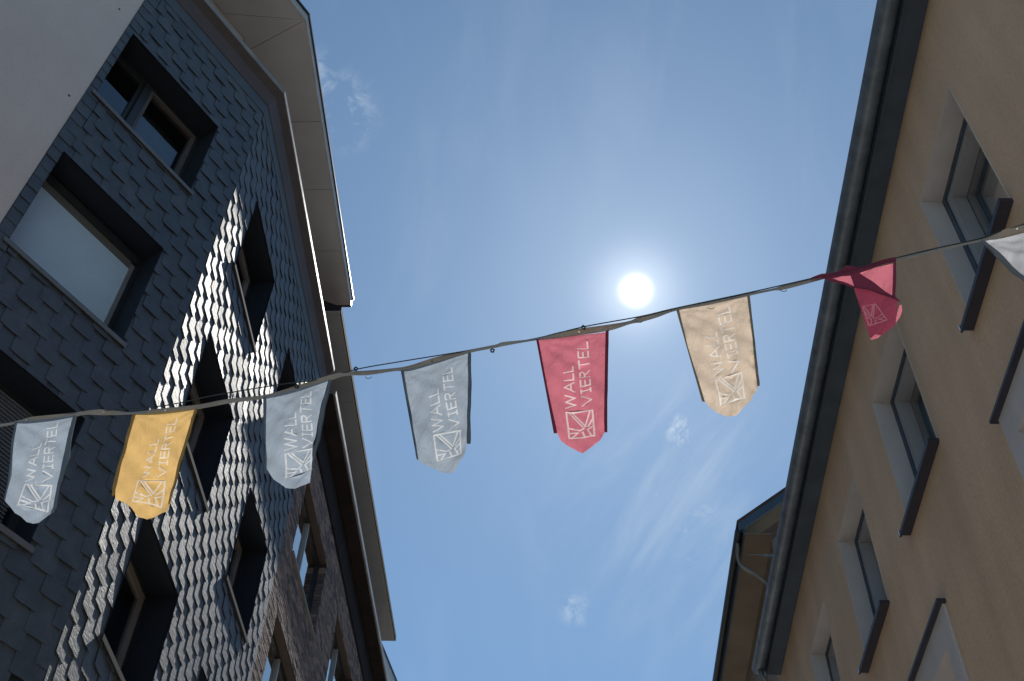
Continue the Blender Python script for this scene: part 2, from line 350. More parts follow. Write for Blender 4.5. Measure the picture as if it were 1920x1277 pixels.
# ------------------------------------------------------------------ grey rendered house (left, nearest)
gh = thing('grey_house', 'plain warm grey rendered house wall, nearest on the left, beside the slates', 'house', tuple(FA.p(-5, 0, -2)))
wz = MB(); s_edge = -2.21
wz.box(FA, -11.0, s_edge, 0.0, 20.0, -6.0, 0.012)
wz.build('rendered_wall', 'grey_render', gh)
for s, z in ((-2.405, 14.77), (-2.334, 12.69)):
    MB().tube([FA.p(s, z, 0.010), FA.p(s, z, 0.018)], 0.014, 10).build('wall_plug', 'plug', gh)

# ------------------------------------------------------------------ slate house
sh = thing('slate_house', 'dark slate hung house with angled front and sunlit side facade', 'house', (CX-2, CY+2, 0))
hA = [(-2.11, -0.56, 13.08, 14.60), (-2.07, -0.575, 10.26, 11.88), (-2.08, -0.60, 7.60, 9.12)]
hA += [(-2.08, -0.60, z, z+1.55) for z in (4.8, 2.0)]
hB = [(0.72, 2.13, z, z+1.5) for z in (13.17, 10.34, 7.56, 4.78, 2.0)] + [(3.42, 4.74, z, z+1.5) for z in (13.15, 10.30, 7.52, 4.74, 2.0)]
B_END = 5.38
WTOP = 15.95
wa = wall_sheet('front_facade', FA, -2.21, 0.0, 0, 16.3, hA, 'backing', sh)
wb = wall_sheet('side_facade', FB, 0.0, B_END, 0, 16.3, hB, 'backing', sh)

slates = []   # (rank, frame, parent, rects, style)
def subtract(r, h):
    s0, s1, z0, z1 = r; a0, a1, b0, b1 = h
    if a1 <= s0 or a0 >= s1 or b1 <= z0 or b0 >= z1: return [r]
    o = []
    if s0 < a0: o.append((s0, a0, z0, z1))
    if s1 > a1: o.append((a1, s1, z0, z1))
    m0, m1 = max(s0, a0), min(s1, a1)
    if z0 < b0: o.append((m0, m1, z0, b0))
    if z1 > b1: o.append((m0, m1, b1, z1))
    return o
EXP, TH, TW = 0.19, 0.50, 0.245
CI = cam.matrix_world.inverted()
def projs(P):
    q = CI @ P
    return Vector((q.x, q.y)) / -q.z * 2124 if q.z < 0 else None
def visible(P):
    q = projs(P); return q is not None and abs(q.x) < 1010 and abs(q.y) < 690
def lay(F, par, sA, sB, z_lo, z_hi, holes, s_ref, z_ref, rnd):
    k0 = math.floor((z_lo - z_ref)/EXP); k1 = math.ceil((z_hi - z_ref)/EXP)
    for k in range(k0, k1):
        zb = z_ref + k*EXP
        off = s_ref + (0.2025 if k % 2 else 0.0)
        j0 = math.floor((sA - off)/0.405) - 1; j1 = math.ceil((sB - off)/0.405) + 1
        for j in range(j0, j1):
            a = off + j*0.405 + rnd.uniform(-.010, .010); b = a + TW + rnd.uniform(-.008, .012); z = zb + rnd.uniform(-.006, .006)
            a2, b2 = max(a, sA), min(b, sB)
            if b2 - a2 < 0.03: continue
            top = min(z + TH, z_hi + 0.12)
            rects = [(a2, b2, z, top)]
            for h in holes:
                rects = [q for r in rects for q in subtract(r, h)]
            rects = [r for r in rects if r[1]-r[0] > 0.02 and r[3]-r[2] > 0.02]
            if not rects: continue
            P = F.p((a+b)/2, z+EXP/2, 0.02)
            if not visible(P): continue
            c0, c1, c2 = projs(F.p(a, z)), projs(F.p(b, z)), projs(F.p(a, z+EXP))
            area = abs((c1-c0).cross(c2-c0))
            slates.append((area, F, par, rects, z, a, b, rnd.random()))
rn = random.Random(3)
lay(FA, wa, -2.03, -0.002, 6.0, 16.0, hA, -0.938, 12.43, rn)
rn2 = random.Random(5)
for k_ in range(-33, 20):
    z_ = 12.40 + k_*0.19 + rn2.uniform(-.006, .006); a_, b_ = -2.204, -2.035 + rn2.uniform(-.01, .008)
    rects = [(a_, b_, z_, z_+TH)]
    for h in hA: rects = [q for r in rects for q in subtract(r, h)]
    rects = [r for r in rects if r[1]-r[0] > 0.02]
    if rects and visible(FA.p(-2.1, z_)):
        c0, c1, c2 = projs(FA.p(a_, z_)), projs(FA.p(b_, z_)), projs(FA.p(a_, z_+EXP))
        slates.append((abs((c1-c0).cross(c2-c0)), FA, wa, rects, z_, a_, b_, rn2.random()))
lay(FB, wb, 0.002, B_END, 5.0, 15.70, hB, 0.13, 12.43, rn)
slates.sort(key=lambda t: -t[0])
def slate_geo(t, mb):
    area, F, par, rects, z, a, b, u = t
    r = random.Random(int(u*1e6)); T = 0.0050 + r.random()*0.002; lift = (0.0225 if F is FA else 0.0185) + r.random()*0.007; skew = r.uniform(-.003, .003)
    tone = 0
    for (s0, s1, z0, z1) in rects:
        whole_bottom = abs(z0 - z) < 1e-6
        n = 7
        bot = []
        for i in range(n):
            s = s0 + (s1-s0)*i/(n-1)
            jz = r.uniform(-.0035, .0035) if whole_bottom and 0 < i < n-1 else 0.0
            if whole_bottom and i in (0, n-1): jz = r.uniform(0, .008)
            bot.append((s, z0 + jz))
        side = []
        for i in range(1, 4):
            side.append((s1 + (r.uniform(-.003, .002) if abs(s1-b) < 1e-6 else 0), z0 + (z1-z0)*i/4))
        top = [(s1, z1), (s0, z1)]
        side2 = [(s0 + (r.uniform(-.002, .003) if abs(s0-a) < 1e-6 else 0), z0 + (z1-z0)*i/4) for i in (3, 2, 1)]
        poly = bot + side + top + side2
        def off(s, zz):
            k = 1 - (zz - z)/TH
            return 0.004 + lift*k + skew*((s-a)/max(b-a, .01)-.5)
        i0 = len(mb.v); m_ = len(poly)
        for s, zz in poly: mb.v.append(F.p(s, zz, off(s, zz)))
        for s, zz in poly: mb.v.append(F.p(s, zz, off(s, zz) - T))
        mb.f.append(tuple(i0+i for i in range(m_)))
        for i in range(m_): mb.f.append((i0+i, i0+m_+i, i0+m_+(i+1) % m_, i0+(i+1) % m_))
for t in slates[:300]:
    mb = MB(); slate_geo(t, mb); mb.build('slate', 'slate', t[2])
for par in (wa, wb):
    mb = MB()
    for t in slates[300:]:
        if t[2] is par: slate_geo(t, mb)
    if mb.v: mb.build('slate', 'slate', par, kind='stuff')

# windows of the slate house
def slate_window(F, h, style, sill_m='sill'):
    s0, s1, z0, z1 = h
    dep = 0.34
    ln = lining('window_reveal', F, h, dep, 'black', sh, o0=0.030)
    f = frame_ring(F, s0+.002, s1-.002, z0+.002, z1-.002, 0.06, -0.40, -0.30).build('window', 'frame', sh)
    room(F, s0, s1, z0, z1, -.405, f)
    MB().box(F, s0-.05, s1+.05, z0-0.020, z0+0.004, -0.30, 0.052).box(F, s0-.05, s1+.05, z0-0.055, z0-0.0205, 0.044, 0.054).build('sill', sill_m, f)
    gs0, gs1, gz0, gz1 = s0+.062, s1-.062, z0+.062, z1-.062
    if style == 'two_sash':
        mid = s0 + 0.62
        box('mullion', F, (mid-.05, mid+.05, gz0, gz1, -0.39, -0.27), 'frame', f)
        frame_ring(F, gs0, mid-.052, gz0, gz1, 0.045, -0.39, -0.32).build('sash', 'frame', f)
        MB().quad(F.p(gs0, gz0, -.35), F.p(mid-.05, gz0, -.35), F.p(mid-.05, gz1, -.35), F.p(gs0, gz1, -.35)).build('pane', 'glass', f)
        frame_ring(F, mid+.052, gs1, gz0, gz1, 0.05, -0.385, -0.29).build('sash', 'frame_brown', f)
        MB().quad(F.p(mid+.05, gz0, -.34), F.p(gs1, gz0, -.34), F.p(gs1, gz1, -.34), F.p(mid+.05, gz1, -.34)).build('pane', 'glass', f)
        box('curtain', F, (mid+.06, gs1, gz0, gz1, -0.62, -0.60), 'curtain', f)
    elif style == 'blind':
        b = MB(); n = 40; shd = MB()
        for i in range(n):
            za = gz0 + (gz1-gz0)*i/n; zb = gz0 + (gz1-gz0)*(i+1)/n
            (shd if i > 33 else b).quad(F.p(gs0, za, -.292), F.p(gs1-.05, za, -.292), F.p(gs1-.05, zb, -.2935), F.p(gs0, zb, -.2935))
        b.build('blind', 'blind', f, kind='stuff'); shd.build('shaded_blind_top', 'blind_dark', f)  # top slats get a darker colour as painted shade below the window head
        MB().quad(F.p(gs0, gz0, -.35), F.p(gs1, gz0, -.35), F.p(gs1, gz1, -.35), F.p(gs0, gz1, -.35)).build('pane', 'glass', f)
        MB().box(F, gs0, gs1, gz1-.10, gz1, -.34, -.26).build('blind_box', 'frame', f)
        MB().box(F, gs1-.05, gs1, gz0, gz1-.14, -.34, -.28).build('guide_rail', 'frame_grey', f)
    elif style == 'slats':
        b = MB(); n = 34
        for i in range(n):
            za = gz0 + (gz1-gz0)*i/n
            b.box(F, gs0, gs1-.10, za, za+.012, -.31, -.27)
            b.quad(F.p(gs0, za+.012, -.275), F.p(gs1-.10, za+.012, -.275), F.p(gs1-.10, za+.034, -.300), F.p(gs0, za+.034, -.300))
        b.build('slat_blind', 'blind_blue', f, kind='stuff')
        MB().quad(F.p(gs0, gz0, -.35), F.p(gs1, gz0, -.35), F.p(gs1, gz1, -.35), F.p(gs0, gz1, -.35)).build('pane', 'glass', f)
    else:
        frame_ring(F, gs0, gs1, gz0, gz1, 0.085, -0.37, -0.315).build('sash', 'frame_taupe', f)
        MB().quad(F.p(gs0, gz0, -.35), F.p(gs1, gz0, -.35), F.p(gs1, gz1, -.35), F.p(gs0, gz1, -.35)).build('pane', 'glass', f)
        [box('curtain', F, (gs0+q_, gs0+q_+.10, gz0, gz1, -0.50-q_*.1, -0.47-q_*.1), 'curtain', f) for q_ in (.02, .16, .34, .62, .95, 1.1)]
for h, st in zip(hA, ('two_sash', 'blind', 'slats', 'plain', 'plain')): slate_window(FA, h, st)
for h in hB: slate_window(FB, h, 'plain', 'sill_dark')

# cornice and attic of the slate house (mitred round the corner)
pA = FA.p(-2.2, 0); pathW = [(pA.x, pA.y), (CX, CY), (CX, CY+B_END)]
miter_profile('frieze_board', pathW, [(-0.02, 15.80), (0.030, 15.80), (0.034, 16.02), (-0.02, 16.02)], 'trim_blue', sh)
miter_profile('cornice', pathW, [(-0.02, 16.0205), (0.045, 16.0205), (0.075, 16.10), (0.12, 16.20), (0.212, 16.272), (0.212, 16.30), (-0.02, 16.30)], 'cornice', sh)
miter_profile('gutter', pathW, [(0.00, 16.302), (0.205, 16.285), (0.222, 16.278), (0.233, 16.285), (0.236, 16.36), (0.228, 16.37), (0.205, 16.37), (0.198, 16.33), (0.0, 16.33)], 'rim', sh)
# set-back attic storey
aw = MB(); 
def off_path(o, s_start=-2.2, y_end=CY+B_END):
    P = [Vector(q) for q in pathW]; t0 = (P[1]-P[0]).normalized(); n0 = Vector((t0.y, -t0.x)); n1 = Vector((1, 0)); q = (n0+n1).normalized(); mv = q/q.dot(n1)
    return [tuple(P[0]+n0*o), tuple(P[1]+mv*o), (CX+o, y_end)]
miter_profile('attic_wall', off_path(-0.95, y_end=13.3), [(-0.1, 16.2), (0.0, 16.2), (0.0, 18.95), (-0.1, 18.95)], 'soffit', sh)
# roof overhang of the attic: framed soffit in panels
E = 0.115
seams = [9.78, 11.17, 12.54]
ends = [CY, *seams, 13.86]
ZS = 18.80
def at_x(o, y): return (CX+o, y)
inner, outer = -0.95, E-0.006
def sp(name, P, gap=0.006): 
    c = sum((Vector(p) for p in P), Vector((0, 0)))/len(P)
    Q = [Vector(p) + (c-Vector(p)).normalized()*gap for p in P]
    n = len(Q); v = [(q.x, q.y, ZS) for q in Q] + [(q.x, q.y, ZS+.02) for q in Q]
    raw('soffit_panel', v, [tuple(range(n))[::-1], tuple(range(n, 2*n))] + [(i, (i+1) % n, n+(i+1) % n, n+i) for i in range(n)], 'soffit', sh)
opo = off_path(outer); opi = off_path(inner)
cO, cI = opo[1], opi[1]
for y0, y1 in zip([8.32]+seams, seams+[13.86]):
    if y0 == 8.32: sp('p', [cO, (CX+outer, y1), (CX+inner, y1), (CX+inner, 8.45), ])
    else: sp('p', [(CX+outer, y0), (CX+outer, y1), (CX+inner, y1), (CX+inner, y0)])
ia = Vector(opi[0]); oa = Vector(opo[0]); tA = (Vector(pathW[1])-Vector(pathW[0])).normalized()
sp('p', [cO, (CX+inner, 8.45), cI, tuple(Vector(cI)-tA*0.5)])
sp('p', [cO, tuple(Vector(cI)-tA*0.5), tuple(Vector(cI)-tA*1.6), tuple(Vector(cO)-tA*1.3)])
sp('p', [tuple(Vector(cO)-tA*1.3), tuple(Vector(cI)-tA*1.6), tuple(Vector(cI)-tA*4.2), tuple(Vector(cO)-tA*3.9)])
pE = [(pathW[0][0]-tA.x*1.7, pathW[0][1]-tA.y*1.7), pathW[1], (CX, 13.87)]
miter_profile('roof_slab', pE, [(-1.6, ZS+.0215), (E-.02, ZS+.0215), (E-.02, ZS+.22), (-1.6, ZS+1.0)], 'navy', sh)
miter_profile('fascia', pE, [(E-.018, ZS-.012), (E+.012, ZS-.012), (E+.014, ZS+.16), (E-.018, ZS+.16)], 'fascia', sh)
miter_profile('roof_edge', pE, [(E-.02, ZS+.162), (E+.040, ZS+.162), (E+.040, ZS+.21), (E-.02, ZS+.24)], 'dark_metal', sh)
box('verge_end', FB, (13.872-CY, 13.90-CY, ZS-.01, ZS+.21, -1.0, E+.01), 'cornice', sh)
MB().box(FB, 13.5-CY, 13.86-CY, 17.9, 18.79, -0.95, -0.58).build('attic_bracket', 'cornice', sh)

# ------------------------------------------------------------------ brick house
bh = thing('brick_house', 'brown brick house beyond the slate house, with wide windows', 'house', (CX-2, 18, 0))
FK = Frame((CX, 0, 0), (0, 1, 0), (1, 0, 0))
K0, K1 = CY+B_END+.004, 24.0
hK = [(13.93, 16.24, 12.76, 14.32), (17.68, 19.95, 12.76, 14.32), (21.4, 23.4, 12.76, 14.32), (13.87, 16.2, 9.98, 11.58), (17.68, 19.95, 9.98, 11.58), (21.4, 23.4, 9.98, 11.58)]
KT = 15.03
wk = wall_sheet('brick_facade', FK, K0, K1, 0, KT+.9, hK, 'mortar', bh)
BH, BL, JT = 0.071, 0.24, 0.010
mbk = MB(); rb = random.Random(11)
row = 0; z = 8.4
while z < KT - .01:
    if z + BH > KT: break
    s = K0 - (BL/2 if row % 2 else 0) - rb.random()*.004
    while s < K1:
        a, b = max(s, K0+.002), min(s+BL-JT, K1)
        c, d_ = z, z+BH-JT
        if b - a > .02:
            for r in [(a, b, c, d_)]:
                rs = [r]
                for h in hK: rs = [q for x in rs for q in subtract(x, (h[0], h[1], h[2], h[3]+0.0))]
                for q in rs:
                    if q[1]-q[0] > .015 and q[3]-q[2] > .012:
                        o = 0.008 + rb.random()*.007
                        i = len(mbk.v)
                        mbk.v += [FK.p(q[0], q[2], 0), FK.p(q[1], q[2], 0), FK.p(q[1], q[3], 0), FK.p(q[0], q[3], 0), FK.p(q[0]+.002, q[2]+.002, o), FK.p(q[1]-.002, q[2]+.002, o+rb.uniform(-.003, .003)), FK.p(q[1]-.002, q[3]-.002, o), FK.p(q[0]+.002, q[3]-.002, o)]
                        mbk.f += [(i+4, i+5, i+6, i+7), (i, i+1, i+5, i+4), (i+1, i+2, i+6, i+5), (i+2, i+3, i+7, i+6), (i+3, i, i+4, i+7)]
        s += BL
    z += BH; row += 1
mbk.build('brick', 'brick', wk, kind='stuff')
for h in hK:
    s0, s1, z0, z1 = h
    rv = lining('window_reveal', FK, h, 0.14, 'mortar', bh)
    # bricks turned into the reveal: head and far jamb
    mb = MB(); zz = z0
    while zz + BH < z1:
        q = FK
        mb.box(q, s1-.010, s1+.0005, zz, zz+BH-JT, -.125, -.006); zz += BH
    ss = s0
    MB().box(FK, s0+.002, s1-.012, z1-.008, z1-.001, -.127, -.004).build('head_board', 'reveal_brown', rv)
    mb.build('reveal_brick', 'brick', rv, kind='stuff')
    f = frame_ring(FK, s0+.012, s1-.012, z0+.002, z1-.012, 0.055, -0.20, -0.13).build('window', 'frame', bh)
    m1 = s0 + (s1-s0)*.48
    box('mullion', FK, (m1-.022, m1+.022, z0+.06, z1-.07, -0.19, -0.115), 'fascia', f)
    frame_ring(FK, m1+.03, s1-.07, z0+.06, z1-.07, 0.05, -0.19, -0.14).build('sash', 'frame', f)
    for a, b in ((s0+.06, m1), (m1, s1-.06)):
        MB().quad(FK.p(a, z0+.05, -.165), FK.p(b, z0+.05, -.165), FK.p(b, z1-.06, -.165), FK.p(a, z1-.06, -.165)).build('pane', 'glass', f)
    box('sill', FK, (s0-.03, s1+.03, z0-.02, z0+.004, -0.13, 0.05), 'frame_grey', f)
    room(FK, s0, s1, z0, z1, -.205, f)
pK = [(CX, K0), (CX, K1)]
miter_profile('eaves_board', pK, [(-.02, KT), (0.045, KT), (0.05, KT+.2), (0.05, KT+.66), (-.02, KT+.66)], 'eaves_dark', bh)
miter_profile('eaves_soffit', pK, [(-.02, KT+.661), (0.30, KT+.661), (0.30, KT+.69), (-.02, KT+.69)], 'eaves_dark', bh)
miter_profile('gutter', pK, [(0.302, KT+.655), (0.325, KT+.645), (0.343, KT+.66), (0.345, KT+.76), (0.335, KT+.765), (0.302, KT+.70)], 'rim', bh)
miter_profile('roof_wall', pK, [(-.9, 15.6), (-.8, 15.6), (-.8, 17.9), (-.9, 17.9)], 'soffit', bh)
K2 = 23.66
pK2 = [(CX, 13.2), (CX, K2)]
nP = 6
for i in range(nP):
    a = 13.9 + (K2-13.9)*i/nP if i else 13.2; b = 13.9 + (K2-13.9)*(i+1)/nP
    box('soffit_panel', FK, (a+.004, b-.004, 17.80, 17.82, -.8, .112), 'soffit_dark', bh)
miter_profile('roof_edge', pK2, [(-.9, 17.822), (.13, 17.822), (.138, 17.80), (.150, 17.80), (.150, 17.93), (-.9, 18.5)], 'eaves_dark', bh)
miter_profile('fascia', pK2, [(.113, 17.79), (.128, 17.79), (.128, 17.8205), (.113, 17.8205)], 'fascia', bh)
# annexe beyond with its sloping verge
yh = thing('far_left_house', 'sliver of pale gabled house beyond the brick house roof end', 'house', (CX-2, 28, 0))
MB().box(FK, 24.6, 34, 0, 17.0, -7, -0.02).build('wall', 'bead', yh)
mbv = MB(); v0 = [(CX-.6, 24.3, 18.7), (CX+.22, 24.3, 16.95), (CX+.22, 34, 16.95), (CX-.6, 34, 18.7)]
raw('roof', v0 + [(x, y, z_+.12) for x, y, z_ in v0], [(0, 1, 2, 3), (7, 6, 5, 4), (0, 4, 5, 1), (1, 5, 6, 2), (2, 6, 7, 3), (3, 7, 4, 0)], 'frame_grey', yh)
box('gutter', FK, (24.3, 34, 16.9, 17.05, .225, .32), 'gutter', yh)

def catmull(P, n):
    out = []
    for i in range(len(P)-1):
        p0, p1, p2, p3 = [np.array(P[max(0, min(len(P)-1, i+q))], float) for q in (-1, 0, 1, 2)]
        for t in np.linspace(0, 1, n, endpoint=False):
            out.append(.5*((2*p1) + (-p0+p2)*t + (2*p0-5*p1+4*p2-p3)*t*t + (-p0+3*p1-3*p2+p3)*t**3))
    out.append(np.array(P[-1], float)); return out

# ------------------------------------------------------------------ tan house on the right
th = thing('tan_house', 'tan rendered house on the right with deep pale window reveals', 'house', (5.5, 6, 0))
RT = 11.90
hR = [(5.02, 6.24), (7.66, 8.92), (10.12, 11.34), (12.58, 13.80), (2.5, 3.72)]
hR = [(a, b, 9.06, 10.88) for a, b in hR]
hL = [(4.95, 6.24, 5.9, 7.77), (8.85, 10.1, 5.9, 7.64), (11.4, 12.6, 5.9, 7.64)]
wr = wall_sheet('rendered_wall', FR, -6, 16.15, 0, 12.2, hR + hL, 'tan', th)
box('gable_wall', FR, (16.15, 16.16, 0, 12.2, -7, 0), 'tan', th)
box('back_wall', FR, (-6.01, -6.0, 0, 12.2, -7, 0), 'tan', th)
rr = random.Random(21)
for h in hR:
    s0, s1, z0, z1 = h
    lining('window_reveal', FR, h, 0.20, 'pale', th, bottom=False)
    # thin corner bead standing 3 mm proud round the opening
    b = MB(); bw = 0.016
    b.box(FR, s0-bw, s0, z0-.02, z1+bw, 0, .004).box(FR, s1, s1+bw, z0-.02, z1+bw, 0, .004).box(FR, s0, s1, z1, z1+bw, 0, .0035)
    b.build('corner_bead', 'bead', th)
    f = frame_ring(FR, s0+.06, s1-.06, z0+.002, z1-.055, 0.085, -0.36, -0.22).build('window', 'white_frame', th)
    # dark strip set between plaster and frame
    g = MB().box(FR, s0, s0+.058, z0, z1, -.30, -.203).box(FR, s1-.058, s1, z0, z1, -.30, -.203).box(FR, s0+.058, s1-.058, z1-.053, z1, -.30, -.204)
    g.build('gap_strip', 'navy', f)
    frame_ring(FR, s0+.147, s1-.147, z0+.09, z1-.142, 0.07, -0.43, -0.365).build('sash', 'frame_grey', f)
    frame_ring(FR, s0+.219, s1-.219, z0+.162, z1-.214, 0.035, -0.445, -0.405).build('glazing_bead', 'navy', f)
    MB().quad(FR.p(s0+.15, z0+.1, -.42), FR.p(s1-.15, z0+.1, -.42), FR.p(s1-.15, z1-.15, -.42), FR.p(s0+.15, z1-.15, -.42)).build('pane', 'glass', f)
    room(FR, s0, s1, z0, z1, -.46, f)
    box('curtain', FR, (s0+.2, s0+.75, z0+.1, z1-.2, -0.62, -0.60), 'curtain', f)
    MB().box(FR, s0-.035, s1+.06, z0-.045, z0-.002, -.22, .105).build('sill', 'sill_brown', f)
    MB().box(FR, s0-.035, s1+.06, z0-.062, z0-.0455, .094, .112).build('drip_edge', 'sill_brown', f)
    MB().box(FR, s1+.048, s1+.062, z0-.046, z0+.020, -.0, .108).build('sill_end', 'steel', f)
for i, h in enumerate(hL):
    s0, s1, z0, z1 = h; w_ = 0.20; e = 0.03
    # pale plaster surround, raised from the wall, under a dark drip hood
    sr = MB().box(FR, s0-w_, s0, z0-.2, z1+w_+.12, 0.002, e).box(FR, s1, s1+w_, z0-.2, z1+w_+.12, 0.002, e).box(FR, s0, s1, z1, z1+w_+.12, 0.002, e-.001)
    sr = sr.build('window_surround', 'pale', th)
    lining('window_reveal', FR, h, 0.22, 'pale', th, o0=0.0015)
    MB().box(FR, s0-w_-.04, s1+w_+.04, z1+w_+.121, z1+w_+.150, 0, .085).build('drip_hood', 'sill_brown', sr)
    f = frame_ring(FR, s0+.001, s1-.001, z0+.001, z1-.001, 0.09, -0.32, -0.219).build('window', 'white_frame', th)
    MB().quad(FR.p(s0+.05, z0+.05, -.28), FR.p(s1-.05, z0+.05, -.28), FR.p(s1-.05, z1-.05, -.28), FR.p(s0+.05, z1-.05, -.28)).build('pane', 'glass', f)
    room(FR, s0, s1, z0, z1, -.46, f)
# eaves: dark boxed soffit, half-round gutter with joints and brackets
G0, G1 = -6.2, 15.9
box('eaves_soffit', FR, (G0, G1, RT, RT+.03, 0.003, 0.222), 'navy', th)
box('eaves_board', FR, (G0, G1, RT-.05, RT+.2, 0.2225, 0.240), 'navy', th)
gr = 0.103; gc = (0.343, RT+.10)
def half_round(y0, y1, c, r, mbx, k=12, dx=3.5, sign=-1):
    ang = [PI + PI*i/k for i in range(k+1)]
    for rr_ in (r, r-.006):
        i0 = len(mbx.v)
        for y in (y0, y1):
            for a in ang: mbx.v.append(Vector((dx + sign*c[0] + math.cos(a)*rr_, y, c[1] + math.sin(a)*rr_)))
        n = k+1
        for j in range(k): mbx.f.append((i0+j, i0+j+1, i0+n+j+1, i0+n+j))
    return mbx
gm_ = half_round(G0, G1, gc, gr, MB()); g_ob = gm_.build('gutter', 'gutter', th, smooth=True)
MB().tube([(3.5-gc[0]-gr, G0, gc[1]+.004), (3.5-gc[0]-gr, G1, gc[1]+.004)], 0.009, 8).build('gutter_bead', 'gutter', g_ob)
k = [gc[0]+math.cos(PI+PI*i/12)*gr for i in range(13)]
n = 13; ec = [Vector((3.5-gc[0]+math.cos(PI+PI*i/12)*gr, G1, gc[1]+math.sin(PI+PI*i/12)*gr)) for i in range(13)]
raw('gutter_end', ec, [tuple(range(13))], 'zinc', g_ob)
y = 2.6
while y < G1:
    half_round(y, y+.028, gc, gr+.0025, MB(), 12).build('gutter_bracket', 'gutter', g_ob, smooth=True); y += 0.86
for y in (3.1, 6.1, 9.1, 12.1, 15.1):
    half_round(y, y+.03, gc, gr+.004, MB(), 12).build('gutter_joint', 'gutter', g_ob, smooth=True)
RFR = [(3.5-.33, G0, RT+.17), (3.5-.33, G1+.3, RT+.17), (7.4, G1+.3, RT+3.6), (7.4, G0, RT+3.6)]
raw('roof', RFR + [(x, y, z_+.08) for x, y, z_ in RFR], [(0, 1, 2, 3), (7, 6, 5, 4), (0, 4, 5, 1), (1, 5, 6, 2), (2, 6, 7, 3), (3, 7, 4, 0)], 'roof', th)
# downpipe head at the gutter end
MB().tube([(3.5-gc[0], G1-.12, RT+.0), (3.5-gc[0]+.02, G1-.10, RT-.12), (3.32, G1-.06, RT-.3), (3.42, G1-.03, RT-.42), (3.43, G1-.02, RT-.7), (3.43, G1-.02, 0.3)], 0.045, 12).build('downpipe', 'zinc', th, smooth=True)

# ------------------------------------------------------------------ taller house behind it
fh = thing('far_right_house', 'taller olive brown house beyond the tan one, gable towards us', 'house', (6.5, 22, 0))
Y0 = 16.42; XW = 3.86; EZ = 15.05
FF = Frame((XW, 0, 0), (0, 1, 0), (-1, 0, 0))
wf = wall_sheet('rendered_wall', FF, Y0, 34, 0, EZ, [(19.6, 20.8, 11.6, 13.3), (23.2, 24.4, 11.6, 13.3)], 'tan2', fh)
raw('gable_wall', [(XW, Y0, 0), (XW+9, Y0, 0), (XW+9, Y0, EZ+1), (XW+4.5, Y0, EZ+3.6), (XW, Y0, EZ)], [(0, 1, 2, 3, 4)], 'tan2', fh)
for s0 in (19.6, 23.2):
    h = (s0, s0+1.2, 11.6, 13.3); lining('window_reveal', FF, h, .15, 'pale', fh)
    f = frame_ring(FF, h[0], h[1], h[2], h[3], .08, -.25, -.151).build('window', 'white_frame', fh)
    MB().quad(FF.p(h[0], h[2], -.2), FF.p(h[1], h[2], -.2), FF.p(h[1], h[3], -.2), FF.p(h[0], h[3], -.2)).build('pane', 'glass', f)
    MB().box(FF, h[0]-.12, h[0], h[2]-.1, h[3]+.12, .002, .02).box(FF, h[1], h[1]+.12, h[2]-.1, h[3]+.12, .002, .02).box(FF, h[0], h[1], h[3], h[3]+.12, .002, .019).build('window_surround', 'pale', fh)
    room(FF, *h, -.26, f)
box('eaves_soffit', FF, (Y0-.2, 34, EZ-.02, EZ, 0.002, .50), 'tan2', fh)
box('eaves_board', FF, (Y0-.2, 34, EZ-.05, EZ+.14, .502, .53), 'navy', fh)
fg = half_round(Y0-.22, 34, (XW-3.5+0.0, 0), .07, MB(), 10, dx=0, sign=0)
for v in fg.v: v.x += XW-.605; v.z += EZ+.06
fgo = fg.build('gutter', 'dark_metal', fh, smooth=True)
ec = [Vector((XW-.605+math.cos(PI+PI*i/12)*.07, Y0-.22, EZ+.06+math.sin(PI+PI*i/12)*.07)) for i in range(13)]
raw('gutter_end', ec, [tuple(range(13))], 'dark_metal', fgo)
# verge: barge board rising to the right, roof above it
tanv = 0.80
vx0, vx1 = XW-.60, XW+5
bb = [(vx0, EZ+.02), (vx1, EZ+.02+(vx1-vx0)*tanv), (vx1, EZ+.30+(vx1-vx0)*tanv), (vx0, EZ+.22)]
raw('barge_board', [(x, Y0-.24, z_) for x, z_ in bb] + [(x, Y0-.20, z_) for x, z_ in bb], [(0, 1, 2, 3), (7, 6, 5, 4), (0, 4, 5, 1), (1, 5, 6, 2), (2, 6, 7, 3), (3, 7, 4, 0)], 'navy', fh)
vs = [(vx0+.05, EZ+.06), (vx1, EZ+.06+(vx1-vx0-.05)*tanv)]
raw('verge_soffit', [(vs[0][0], Y0-.198, vs[0][1]), (vs[1][0], Y0-.198, vs[1][1]), (vs[1][0], Y0+.3, vs[1][1]), (vs[0][0], Y0+.3, vs[0][1])], [(0, 1, 2, 3)], 'tan2', fh)
RV = [(vx0-.02, Y0-.25, EZ+.2), (vx1, Y0-.25, EZ+.29+(vx1-vx0)*tanv), (vx1, 34, EZ+.29+(vx1-vx0)*tanv), (vx0-.02, 34, EZ+.2)]
raw('roof', RV + [(x, y, z_+.06) for x, y, z_ in RV], [(0, 1, 2, 3), (7, 6, 5, 4), (0, 4, 5, 1), (1, 5, 6, 2), (2, 6, 7, 3), (3, 7, 4, 0)], 'roof', fh)
